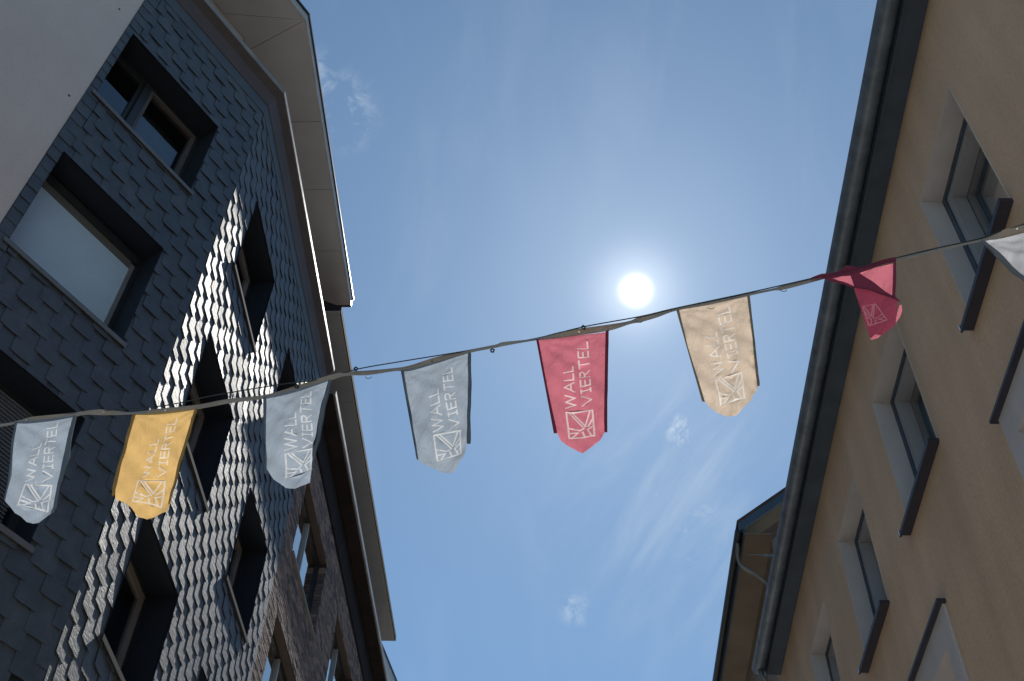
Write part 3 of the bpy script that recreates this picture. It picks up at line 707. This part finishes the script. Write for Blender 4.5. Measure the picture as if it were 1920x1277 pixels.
# swan-neck downpipe
gx = XW-.605
neck = catmull([(gx, Y0+.09, EZ+.02), (gx, Y0+.12, EZ-.06), (3.27, 16.74, EZ-.17), (3.37, 16.86, EZ-.27), (3.63, 16.93, EZ-.42), (3.78, 17.0, EZ-.56), (3.80, 17.0, EZ-.85), (3.80, 17.0, EZ-1.25)], 5)
MB().tube([tuple(p) for p in neck], 0.034, 12).build('swan_neck', 'zinc', fh, smooth=True)
MB().tube([(XW-.06, 17.0, EZ-.80), (XW-.06, 17.0, 0.2)], 0.040, 12).build('downpipe', 'zinc', fh, smooth=True)
MB().tube([(XW-.46, Y0-.03, EZ-.36), (XW-.1, Y0-.03, EZ-.36)], 0.012, 8).tube([(XW-.20, Y0-.06, EZ-.40), (XW+.1, Y0-.06, EZ-.40)], 0.03, 8).build('wall_bracket', 'zinc', fh)

# ------------------------------------------------------------------ bunting
TAPE= [(-3.77, 4.667, 5), (-3.262, 4.588, 5), (-3.149, 4.562, 3), (-3.059, 4.545, 8), (-2.927, 4.528, 8), (-2.805, 4.507, 6), (-2.728, 4.49, 5), (-2.618,
 4.486, 8), (-2.465, 4.495, 3), (-2.29, 4.478, 7), (-2.066, 4.445, 6), (-1.872, 4.399, 6), (-1.661, 4.366, 5), (-1.46, 4.301, 8), (-1.268, 4.221, 7), (-1.175,
 4.193, 5), (-1.056, 4.186, 6), (-0.905, 4.163, 4), (-0.816, 4.151, 7), (-0.665, 4.093, 8), (-0.486, 4.032, 4), (-0.34, 3.995, 4), (-0.297, 3.98, 5), (-0.138,
 3.951, 2.5), (0.033, 3.911, 8), (0.253, 3.871, 8), (0.37, 3.835, 4), (0.425, 3.814, 7), (0.507, 3.786, 6), (0.61, 3.747, 3), (0.778, 3.705, 4), (0.977,
 3.651, 3), (1.096, 3.62, 2.5), (1.149, 3.607, 5), (1.341, 3.543, 4), (1.379, 3.527, 4), (1.682, 3.439, 3), (1.866, 3.378, 4), (2.073, 3.319, 3), (2.144,
 3.294, 8), (2.259, 3.245, 8), (2.562, 3.152, 5), (2.893, 3.026, 4)]
WIRE= [(-3.773, 4.664), (-3.266, 4.589), (-2.733, 4.495), (-2.286, 4.45), (-1.959, 4.367), (-1.58, 4.286), (-1.333, 4.246), (-1.121, 4.171), (-0.843, 4.109),
 (-0.481, 4.034), (-0.124, 3.952), (0.132, 3.872), (0.425, 3.804), (0.611, 3.748), (0.979, 3.648), (1.343, 3.541), (1.683, 3.433), (1.868, 3.376), (2.075,
 3.317), (2.26, 3.236), (2.896, 3.02)]
FLAGS={'1':{'o':[-3.1305,4.5338,6.17],'u':[0.9897,-0.1434],'cloth':[(0.0,0.0),(0.3477,0.0),(0.3852,0.1785),(0.4162,0.3467),(0.4379,0.5071),(0.4682,0.7086),
(0.4899,0.7477),(0.4588,0.7756),(0.4319,0.8039),(0.4034,0.8077),(0.366,0.7979),(0.3153,0.7539),(0.282,0.7363),(0.2372,0.6896),(0.1876,0.6417),(0.1583,0.5482),
(0.1306,0.428),(0.0893,0.3024),(0.0466,0.1515)],'hems':[[(0.3477,0.0),(0.3675,0.0051),(0.4385,0.3498),(0.4609,0.5676),(0.4899,0.7477),(0.4742,0.7294),(0.4379,
0.5071)],[(-0.0159,-0.0023),(0.0,0.0),(0.0893,0.3024),(0.1583,0.5482),(0.186,0.6415),(0.1736,0.6259),(0.0765,0.3007)]],'logo':[(0.2532,0.5219),(0.4085,
0.5437),(0.4498,0.7265),(0.2754,0.6739)],'wall':[(0.2468,0.4988),(0.2949,0.4983),(0.2284,0.2064),(0.178,0.2035)],'vier':[(0.3531,0.5126),(0.4025,0.5122),
(0.2656,0.0422),(0.206,0.041)]},'2':{'o':[-2.418,4.4706,6.17],'u':[0.9929,-0.1189],'cloth':[(-0.0,-0.0),(0.354,0.0),(0.3663,0.2601),(0.3854,0.6346),(0.3951,
0.7694),(0.336,0.7999),(0.302,0.8146),(0.2555,0.8064),(0.1959,0.7347),(0.1505,0.693),(0.0765,0.6479),(0.0576,0.5773),(0.0366,0.378)],'hems':[[(-0.0204,
0.0019),(-0.0,-0.0),(0.0366,0.378),(0.0601,0.5853),(0.0617,0.6198),(0.0504,0.6224),(0.0394,0.5677)],[(0.354,0.0),(0.3662,0.0051),(0.3881,0.7024),(0.3786,
0.6977)]],'logo':[(0.1713,0.5353),(0.3286,0.5584),(0.353,0.7343),(0.1902,0.6896)],'wall':[(0.1878,0.5122),(0.2238,0.5098),(0.2028,0.2368),(0.1615,0.2362)],
'vier':[(0.2777,0.5234),(0.3192,0.524),(0.2629,0.071),(0.2112,0.0699)]},'3':{'o':[-1.6444,4.339,6.17],'u':[0.9471,-0.321],'cloth':[(0.0,0.0),(0.392,-0.0),
(0.3835,0.1494),(0.3822,0.3096),(0.3825,0.4941),(0.4169,0.6709),(0.4109,0.759),(0.3476,0.7965),(0.2883,0.7749),(0.2104,0.7055),(0.1499,0.611),(0.0925,0.4039)],
'hems':[[(-0.0183,-0.0029),(0.0,0.0),(0.0925,0.4039),(0.1583,0.6425),(0.141,0.6374)],[(0.392,-0.0),(0.4094,0.0118),(0.4075,0.3595),(0.4202,0.6719),(0.41,
0.6593),(0.3866,0.311)]],'logo':[(0.2458,0.54),(0.3847,0.5235),(0.4064,0.6718),(0.2801,0.7101)],'wall':[(0.2392,0.515),(0.3046,0.5185),(0.2437,0.2311),
(0.1773,0.2185)],'vier':[(0.3365,0.5086),(0.3827,0.5064),(0.2994,0.0695),(0.2376,0.0578)]},'4':{'o':[-0.8496,4.1427,6.17],'u':[0.9491,-0.3151],'cloth':[(0.0,
0.0),(0.3795,0.0),(0.4115,0.6473),(0.4109,0.7651),(0.3873,0.8124),(0.3686,0.8505),(0.3426,0.8596),(0.2983,0.8401),(0.2062,0.7761),(0.1665,0.7336),(0.1573,
0.6962),(0.1363,0.5981),(0.0702,0.3176)],'hems':[[(-0.0175,-0.0037),(0.0,0.0),(0.0702,0.3176),(0.1658,0.7265),(0.156,0.7222)],[(0.3795,0.0),(0.3922,-0.0054),
(0.4317,0.683),(0.4134,0.6774)]],'logo':[(0.2345,0.5818),(0.368,0.5696),(0.3881,0.7446),(0.2677,0.7635)],'wall':[(0.2294,0.555),(0.2812,0.5459),(0.2299,
0.2466),(0.1737,0.2394)],'vier':[(0.3166,0.5498),(0.3622,0.5425),(0.289,0.0815),(0.2365,0.0768)]},'5':{'o':[-0.1102,3.9242,6.17],'u':[0.99,-0.1411],'cloth':[(0.0,
0.0),(0.3591,0.0),(0.3283,0.7328),(0.3067,0.7959),(0.2693,0.8368),(0.2241,0.8725),(0.2022,0.8581),(0.158,0.8178),(0.119,0.7738),(0.1021,0.7284),(0.0879,
0.6669),(0.0521,0.3957)],'hems':[[(-0.012,0.0008),(0.0,0.0),(0.0521,0.3957),(0.1021,0.7245),(0.085,0.7237)],[(0.3591,0.0),(0.3751,-0.0144),(0.3408,0.7306),
(0.3274,0.7287)]],'logo':[(0.1459,0.5821),(0.2747,0.5847),(0.2807,0.7667),(0.1586,0.7637)],'wall':[(0.1444,0.5531),(0.1927,0.552),(0.1818,0.2538),(0.1346,
0.2596)],'vier':[(0.2258,0.5487),(0.2723,0.5432),(0.2595,0.0699),(0.2076,0.0704)]},'7':{'o':[0.6189,3.7216,6.17],'u':[0.9693,-0.246],'cloth':[(0.0,0.0),
(0.3531,0.0),(0.3363,0.3291),(0.3183,0.6687),(0.2799,0.7573),(0.2514,0.7915),(0.2232,0.8255),(0.1968,0.846),(0.1604,0.83),(0.1115,0.7936),(0.0863,0.756),
(0.0663,0.7123),(0.0543,0.6844),(0.0194,0.2997)],'hems':[[(-0.0137,0.0),(0.0,0.0),(0.0194,0.2997),(0.0643,0.7082),(0.0519,0.7085)],[(0.3531,0.0),(0.3666,
-0.0137),(0.3267,0.6674),(0.3143,0.6691),(0.3363,0.3291)]],'logo':[(0.1303,0.5746),(0.253,0.5676),(0.2477,0.7454),(0.1355,0.7513)],'wall':[(0.1285,0.5446),
(0.1706,0.5265),(0.1691,0.2399),(0.1146,0.2357)],'vier':[(0.209,0.5408),(0.2526,0.5306),(0.2527,0.0593),(0.1912,0.0612)]},'8':{'o':[2.0778,3.3052,6.17],
'u':[0.9697,-0.2444],'cloth':[(0.0,0.0),(0.0777,0.0091),(0.1723,-0.0),(0.2897,0.0023),(0.2463,0.1915),(0.1776,0.4581),(0.132,0.5074),(0.1036,0.4858),(0.0852,
0.3234),(0.0478,0.1512)],'hems':[[(-0.0155,-0.0133),(0.0,0.0),(0.0478,0.1512),(0.0852,0.3234),(0.1036,0.4858),(0.0943,0.4913),(0.0756,0.3556),(0.0174,0.1454)],
[(0.2897,0.0023),(0.298,0.0014),(0.1844,0.4603),(0.1776,0.4581)]]},'6':{'o':[1.2762,3.5549,6.2],'u':[0.9509,-0.3096],'cloth':[(0.2262,0.0442),(0.4029,0.0349),
(0.3419,0.286)],'hems':[],'logo':[(0.1992,0.2962),(0.2599,0.2958),(0.2854,0.4315),(0.2007,0.4355)],'panels':{'top':[(-0.0005,0.0029),(0.0005,-0.0029),(0.0586,
-0.0101),(0.1139,-0.0027),(0.152,-0.0055),(0.187,-0.0316),(0.2056,-0.0112),(0.2388,0.0091),(0.3221,0.0005),(0.4234,0.0),(0.4029,0.0349),(0.3097,0.042),
(0.2264,0.043),(0.1932,0.052),(0.0986,0.0395),(0.0538,0.0172),(0.0271,0.0186)],'side':[(0.4234,0.0),(0.3869,0.1716),(0.3541,0.2995),(0.3419,0.286),(0.4029,
0.0349)],'fold':[(0.1897,0.0506),(0.2264,0.043),(0.2838,0.1653),(0.3419,0.286),(0.3541,0.2995),(0.3711,0.3521),(0.3372,0.3072),(0.3142,0.2749),(0.27,0.231),
(0.1906,0.1586)],'pink2':[(0.0986,0.0395),(0.1897,0.0506),(0.1939,0.1419),(0.145,0.0904)],'under':[(0.0538,0.0172),(0.0986,0.0395),(0.145,0.0904),(0.1939,
0.1419),(0.1906,0.1586),(0.1475,0.1158),(0.0913,0.0592)],'lower':[(0.1869,0.1589),(0.1906,0.1586),(0.27,0.231),(0.3142,0.2749),(0.3372,0.3072),(0.3711,
0.3521),(0.3591,0.3588),(0.3117,0.4774),(0.2875,0.493),(0.2421,0.5277),(0.2122,0.5058),(0.1871,0.5264)],'bit1':[(0.1871,0.5264),(0.2122,0.5058),(0.2421,
0.5277),(0.2208,0.5469),(0.1966,0.5471),(0.1858,0.541)],'bit2':[(0.3711,0.3521),(0.3639,0.3946),(0.3459,0.4324),(0.3117,0.4774),(0.3366,0.4121),(0.3591,
0.3588)]}}}
tp = catmull([(x, y, wd) for x, y, wd in TAPE], 6)
tape_t = thing('bunting_tape', 'long twisting grey webbing tape that the pennants hang from', 'tape', (0, 4.0, 6.2))
mb = MB(); HW = 0.0175
rows = []
for i, (x, y, wd) in enumerate(tp):
    c = min(1.0, max(.12, wd/8.5)); s_ = math.sqrt(max(0, 1-c*c))
    a = Vector((tp[min(i+1, len(tp)-1)][0]-tp[max(i-1, 0)][0], tp[min(i+1, len(tp)-1)][1]-tp[max(i-1, 0)][1], 0)).normalized(); nrm = Vector((a.y, -a.x, 0))
    view = (Vector((x, y, 6.2)) - Vector((0, 0, 1.6))).normalized()
    across = a.cross(view).normalized(); 
    w1 = (across*c + view*s_)*HW
    rows.append((Vector((x, y, 6.2)), w1, a.cross(w1).normalized()))
for p, w1, nn in rows:
    mb.v += [p-w1+nn*.0008, p+w1+nn*.0008, p+w1-nn*.0008, p-w1-nn*.0008]
for i in range(len(rows)-1):
    for q in range(4): mb.f.append((4*i+q, 4*i+(q+1) % 4, 4*i+4+(q+1) % 4, 4*i+4+q))
mb.build('webbing', 'tape', tape_t, smooth=False)
# rivets, clips and rings
for x, y in ((-3.09, 4.53), (-2.61, 4.48), (-2.26, 4.47), (-1.87, 4.40), (-1.47, 4.28), (-0.68, 4.11), (0.09, 3.92), (1.30, 3.55), (1.56, 3.46), (1.87, 3.376), (2.22, 3.26)):
    k = min(range(len(rows)), key=lambda i: abs(rows[i][0].x-x)); p, w1, nn = rows[k]
    if nn.dot(Vector((0, 0, 1.6))-p) < 0: nn = -nn
    MB().tube([p+nn*.001, p+nn*.005], 0.0055, 10).build('rivet', 'steel', tape_t)
for x, y in ((-1.12, 4.16), (0.13, 3.87), (-2.61, 4.50), (-1.47, 4.29), (-0.36, 4.03)):
    p = Vector((x, y, 6.205))
    MB().tube([p+Vector((-.012, 0, .0)), p+Vector((-.002, 0, .014)), p+Vector((.008, 0, .004)), p+Vector((.004, 0, -.014)), p+Vector((-.01, 0, -.010))], .0048, 8).build('snap_hook', 'wire', tape_t, smooth=True)
for x, y in ((-1.05, 4.19), (1.14, 3.60), (0.78, 3.71), (0.42, 3.80)):
    p = Vector((x, y, 6.175)); 
    MB().tube([p+Vector((math.cos(a)*.017, 0, math.sin(a)*.017)) for a in [PI*1.05+PI*.9*i/10 for i in range(11)]], .0018, 6).build('cord_loop', 'wire', tape_t, smooth=True)
wp = catmull([(x, y) for x, y in WIRE], 6)
wt_ = thing('support_wire', 'thin dark support wire strung just above the webbing tape', 'wire', (0, 4.0, 6.21))
MB().tube([(x, y, 6.212) for x, y in wp], .0032, 8).build('wire_strand', 'wire', wt_, smooth=True)

# strokes of the lettering, in a box of width w and height 1 (baseline 0)
def arc(cx, cy, rx, ry, a0, a1, n=8): return [(cx+rx*math.cos(math.radians(a0+(a1-a0)*i/n)), cy+ry*math.sin(math.radians(a0+(a1-a0)*i/n))) for i in range(n+1)]
GL = {'W': (1.05, [[(0, 1), (.26, 0), (.525, 1), (.79, 0), (1.05, 1)]]), 'A': (.78, [[(0, 0), (.39, 1), (.78, 0)], [(.14, .34), (.64, .34)]]),
      'L': (.50, [[(0, 1), (0, 0), (.5, 0)]]), 'V': (.76, [[(0, 1), (.38, 0), (.76, 1)]]), 'I': (.30, [[(.15, 0), (.15, 1)], [(0, 0), (.30, 0)], [(0, 1), (.30, 1)]]),
      'E': (.52, [[(.52, 1), (0, 1), (0, 0), (.52, 0)], [(0, .52), (.46, .52)]]),
      'R': (.56, [[(0, 0), (0, 1), (.25, 1)] + arc(.25, .76, .25, .24, 90, -90)[1:] + [(0, .52)], [(.24, .52), (.56, 0)]]),
      'T': (.62, [[(0, 1), (.62, 1)], [(.31, 1), (.31, 0)]])}
def word(txt, gap=.24):
    x = 0; st = []
    for ch in txt:
        w_, S = GL[ch]; st += [[(x+a, b) for a, b in s] for s in S]; x += w_ + gap
    return x-gap, st
LOGO = [[(0, 0), (1, 0), (1, 1), (0, 1), (0, 0)], [(.10, .02), (.62, .66)], [(.23, .02), (.68, .57)], [(.90, .02), (.66, .58)], [(0.01, .59), (.20, .66), (.44, .74), (.62, .66)],
        [(1, .28), (.78, .57)], [(1, .56), (.75, .70), (.89, 1)], [(.55, .80), (.62, 1)], [(.02, .80), (.36, .82), (.14, .98)]]
def bil(Q, u, v):
    """Q = four corners: (0,0) (1,0) (1,1) (0,1)"""
    return tuple(Q[0][i]*(1-u)*(1-v) + Q[1][i]*u*(1-v) + Q[2][i]*u*v + Q[3][i]*(1-u)*v for i in (0, 1))
def stroke_quads(S, f, wd):
    out = []
    for s in S:
        pts = [Vector(f(*p)) for p in s]
        for a, b in zip(pts, pts[1:]):
            t = b-a; L_ = t.length
            if L_ < 1e-5: continue
            t /= L_; n_ = Vector((-t.y, t.x))*wd/2; a2 = a-t*wd*.42; b2 = b+t*wd*.42
            out.append([a2+n_, b2+n_, b2-n_, a2-n_])
    return out
def inside(p, poly):
    c = False; n_ = len(poly); j = n_-1
    for i in range(n_):
        xi, yi = poly[i]; xj, yj = poly[j]
        if (yi > p[1]) != (yj > p[1]) and p[0] < (xj-xi)*(p[1]-yi)/(yj-yi)+xi: c = not c
        j = i
    return c
def smooth_outline(poly, n=4, keep=()):
    return [tuple(v) for v in catmull(list(poly)+[poly[0]], n)[:-1]]
def cloth_sheet(poly, strokes, step=.016):
    """constrained triangulation of the cloth with the print cut into it: returns verts, plain tris, print tris"""
    V = [Vector(p) for p in poly]; n_ = len(V); E_ = [(i, (i+1) % n_) for i in range(n_)]
    quads = []
    for q in strokes:
        i = len(V); V += [Vector(p) for p in q]; E_ += [(i+k, i+(k+1) % 4) for k in range(4)]; quads.append([tuple(p) for p in q])
    xs = [p[0] for p in poly]; ys = [p[1] for p in poly]; x = min(xs)+step/2; row_ = 0
    while x < max(xs):
        y_ = min(ys) + (step/2 if row_ % 2 else 0)
        while y_ < max(ys):
            if inside((x, y_), poly): V.append(Vector((x, y_)))
            y_ += step
        x += step; row_ += 1
    ov, oe, of, *_ = delaunay_2d_cdt(V, E_, [], 0, 1e-6)
    pl, pr = [], []
    bbs = [(min(p[0] for p in q), max(p[0] for p in q), min(p[1] for p in q), max(p[1] for p in q)) for q in quads]
    for f_ in of:
        c = sum((ov[i] for i in f_), Vector((0, 0)))/len(f_)
        if not inside(c, poly): continue
        hit_ = any(b[0] <= c.x <= b[1] and b[2] <= c.y <= b[3] and inside(c, q) for q, b in zip(quads, bbs))
        (pr if hit_ else pl).append(tuple(f_))
    return ov, pl, pr
def pennant(key, colour, label, seed, bulge=.02, strength=1.0):
    d = FLAGS[key]; O = Vector(d['o']); u = Vector((d['u'][0], d['u'][1], 0)); nn = Vector((u.y, -u.x, 0))
    if nn.dot(Vector((0, 0, 1.6))-O) < 0: nn = -nn
    r = random.Random(seed); ph = [r.uniform(0, 6.28) for _ in range(8)]
    W = max(p[0] for p in d['cloth']); H = max(p[1] for p in d['cloth'])
    def P(a, b, extra=0.0):
        x = (a/W); y = b/H
        o = bulge*math.sin(PI*max(0, min(1, x)))*min(1, y*3)*.5
        env = min(1, max(0, y)*4)
        o += strength*env*(.0060*math.sin(9*x + 3*y + ph[0]) + .0042*math.sin(14*y - 6*x + ph[1]) + .0024*math.sin(23*x + 11*y + ph[2]) + .0022*math.sin(31*y - 17*x + ph[3]))
        # gathers fanning from the two hanging corners
        for cx_, sg, q in ((0, 1, 4), (W, -1, 5)):
            dx, dy = (a-cx_)*sg, b; rr_ = math.hypot(dx, dy)+1e-6
            o += .0048*strength*math.sin(14*math.atan2(dy, dx+1e-6)+ph[q])*math.exp(-rr_/.16)*min(1, rr_/.03)
        # creases near the shoulders
        o += .0055*strength*math.sin(40*(x*.6+y*.8)+ph[6])*math.exp(-((y-.86)/.13)**2)*math.exp(-(min(x, 1-x)/.22)**2)
        if key == '7': o += (.011*math.sin(70*x+9*y) + .006*math.sin(52*y-30*x))*math.exp(-((x-.93)/.09)**2)*min(1, max(0, (y-.35)*4))
        return O + u*a + Vector((0, 0, -b)) + nn*(o+extra)
    t = thing('pennant', label, 'pennant', tuple(O + u*W/2), 'pennants hanging from the webbing tape')
    S = []
    if 'logo' in d:
        S += stroke_quads(LOGO, lambda x, y: bil(d['logo'], x, y), .0088)
    for key2, txt in (('wall', 'WALL'), ('vier', 'VIERTEL')):
        if key2 in d:
            tw, st = word(txt); q = d[key2]     # start-top, start-base, end-base, end-top
            Q = (q[1], q[2], q[3], q[0])        # x along the word from start to end, y from baseline to top
            S += stroke_quads(st, lambda x, y: bil(Q, x/tw, y), .0082)
    poly = d['cloth'] if key == '8' else [p for p in d['cloth']]
    # refine long edges so the outline bends with the cloth
    rp = []
    for a, b in zip(poly, poly[1:]+poly[:1]):
        n_ = max(1, int(math.dist(a, b)/.02))
        rp += [(a[0]+(b[0]-a[0])*i/n_, a[1]+(b[1]-a[1])*i/n_) for i in range(n_)]
    poly = rp
    ov, pl, pr = cloth_sheet(poly, S)
    def sub(faces):
        ids = sorted({i for f_ in faces for i in f_}); mp_ = {i: k for k, i in enumerate(ids)}
        return [P(ov[i].x, ov[i].y) for i in ids], [tuple(mp_[i] for i in f_) for f_ in faces]
    v, f_ = sub(pl); c = raw('cloth', v, f_, 'cloth_'+colour, t, smooth=True)
    if pr:
        v, f_ = sub(pr); raw('lettering', v, f_, 'print_'+colour, c, smooth=True)
    for hm in d['hems']:
        h2 = []
        for a, b in zip(hm, hm[1:]+hm[:1]):
            n_ = max(1, int(math.dist(a, b)/.03)); h2 += [(a[0]+(b[0]-a[0])*i/n_, a[1]+(b[1]-a[1])*i/n_) for i in range(n_)]
        ov, pl, _ = cloth_sheet(h2, [], .03)
        n_ = len(ov); vv = [P(p.x, p.y, .004) for p in ov] + [P(p.x, p.y, -.006) for p in ov]
        ff = [tuple(q) for q in pl] + [tuple(i+n_ for i in q[::-1]) for q in pl]
        cnt = {}
        for q in pl:
            for a, b in zip(q, q[1:]+q[:1]): cnt[(a, b)] = 1
        for (a, b) in list(cnt):
            if (b, a) not in cnt: ff.append((a, a+n_, b+n_, b))
        raw('hem', vv, ff, 'hem_'+colour, t, smooth=False)
    return t
pennant('1', 'blue', 'slate blue pennant hanging in front of the slat blind, leftmost of all', 1)
pennant('2', 'yellow', 'mustard yellow pennant, the only yellow one on the tape', 2)
pennant('3', 'blue', 'slate blue pennant overlapping the brick house corner and eaves', 3, bulge=.05)
pennant('4', 'blue', 'greyish blue pennant hanging fully against the open sky', 4)
pennant('5', 'red', 'red pennant hanging flat against the sky, below left of the sun', 5)
pennant('7', 'beige', 'beige pennant hanging against the sky with crumpled right edge', 6, strength=1.3)
pennant('8', 'silver', 'pale silver blue pennant cut off by the right picture edge', 8)

# the red pennant that the wind has folded over the tape
d = FLAGS['6']; O = Vector(d['o']); u = Vector((d['u'][0], d['u'][1], 0)); nn = Vector((u.y, -u.x, 0))
if nn.dot(Vector((0, 0, 1.6))-O) < 0: nn = -nn
t6 = thing('pennant', 'folded and twisted dark red pennant in front of the right gutter', 'pennant', tuple(O), 'pennants hanging from the webbing tape')
def panel(name, poly, matn, off, strokes=[], wob=.004, par=t6, ph=0.0):
    rp = []
    for a, b in zip(poly, poly[1:]+poly[:1]):
        n_ = max(1, int(math.dist(a, b)/.02)); rp += [(a[0]+(b[0]-a[0])*i/n_, a[1]+(b[1]-a[1])*i/n_) for i in range(n_)]
    ov, pl, pr = cloth_sheet(rp, strokes, .014)
    P = lambda p: O + u*p.x + Vector((0, 0, -p.y)) + nn*(off(p.x, p.y) + wob*math.sin(38*p.x+22*p.y+ph))
    def sub(faces):
        ids = sorted({i for f_ in faces for i in f_}); mp_ = {i: k for k, i in enumerate(ids)}
        return [P(ov[i]) for i in ids], [tuple(mp_[i] for i in f_) for f_ in faces]
    v, f_ = sub(pl); o = raw(name, v, f_, matn, par, smooth=True)
    if pr:
        v, f_ = sub(pr); raw('lettering', v, f_, 'print_red_dim', o, smooth=True)
    return o
M['red_back'] = cloth('red_cloth_reverse', (0.26, 0.045, 0.085), 0.30, (0.42, 0.08, 0.14))
M['red_double'] = cloth('red_cloth_doubled', (0.21, 0.05, 0.085), 0.08, (0.3, 0.05, 0.1))
M['print_red_dim'] = cloth('print_through_red', (0.42, 0.16, 0.20), 0.30, (0.5, 0.2, 0.25))
pn = d['panels']
panel('front_panel', d['cloth'], 'cloth_red', lambda a, b: .0, ph=1)
panel('tape_hem', pn['top'], 'red_double', lambda a, b: .006)
panel('side_hem', pn['side'], 'red_double', lambda a, b: .005)
panel('fold', pn['fold'], 'red_double', lambda a, b: .014)
panel('front_panel', pn['pink2'], 'cloth_red', lambda a, b: .004, ph=2)
panel('under_fold', pn['under'], 'red_double', lambda a, b: .006)
low = [(x, y) for x, y in pn['lower']]
tw, st = word('WAL')
lq = d['logo']
ww = stroke_quads([[(x/tw, y) for x, y in s] for s in st], lambda x, y: bil(((0.092+.0, .138), (.118, .205), (.05, .215), (.03, .165)), x, y), .005)
lg = stroke_quads([[(1-x, y) for x, y in s] for s in LOGO], lambda x, y: bil((lq[0], lq[1], lq[2], lq[3]), x, y), .006)
panel('lower_panel', [(x, y-.035) if i in (1, 2, 3, 4, 5, 6) else (x, y) for i, (x, y) in enumerate(pn['lower'])], 'red_back', lambda a, b: -.004, strokes=lg, wob=.003)
panel('front_panel', pn['bit1'], 'cloth_red', lambda a, b: .002)
panel('front_panel', pn['bit2'], 'cloth_red', lambda a, b: .002)
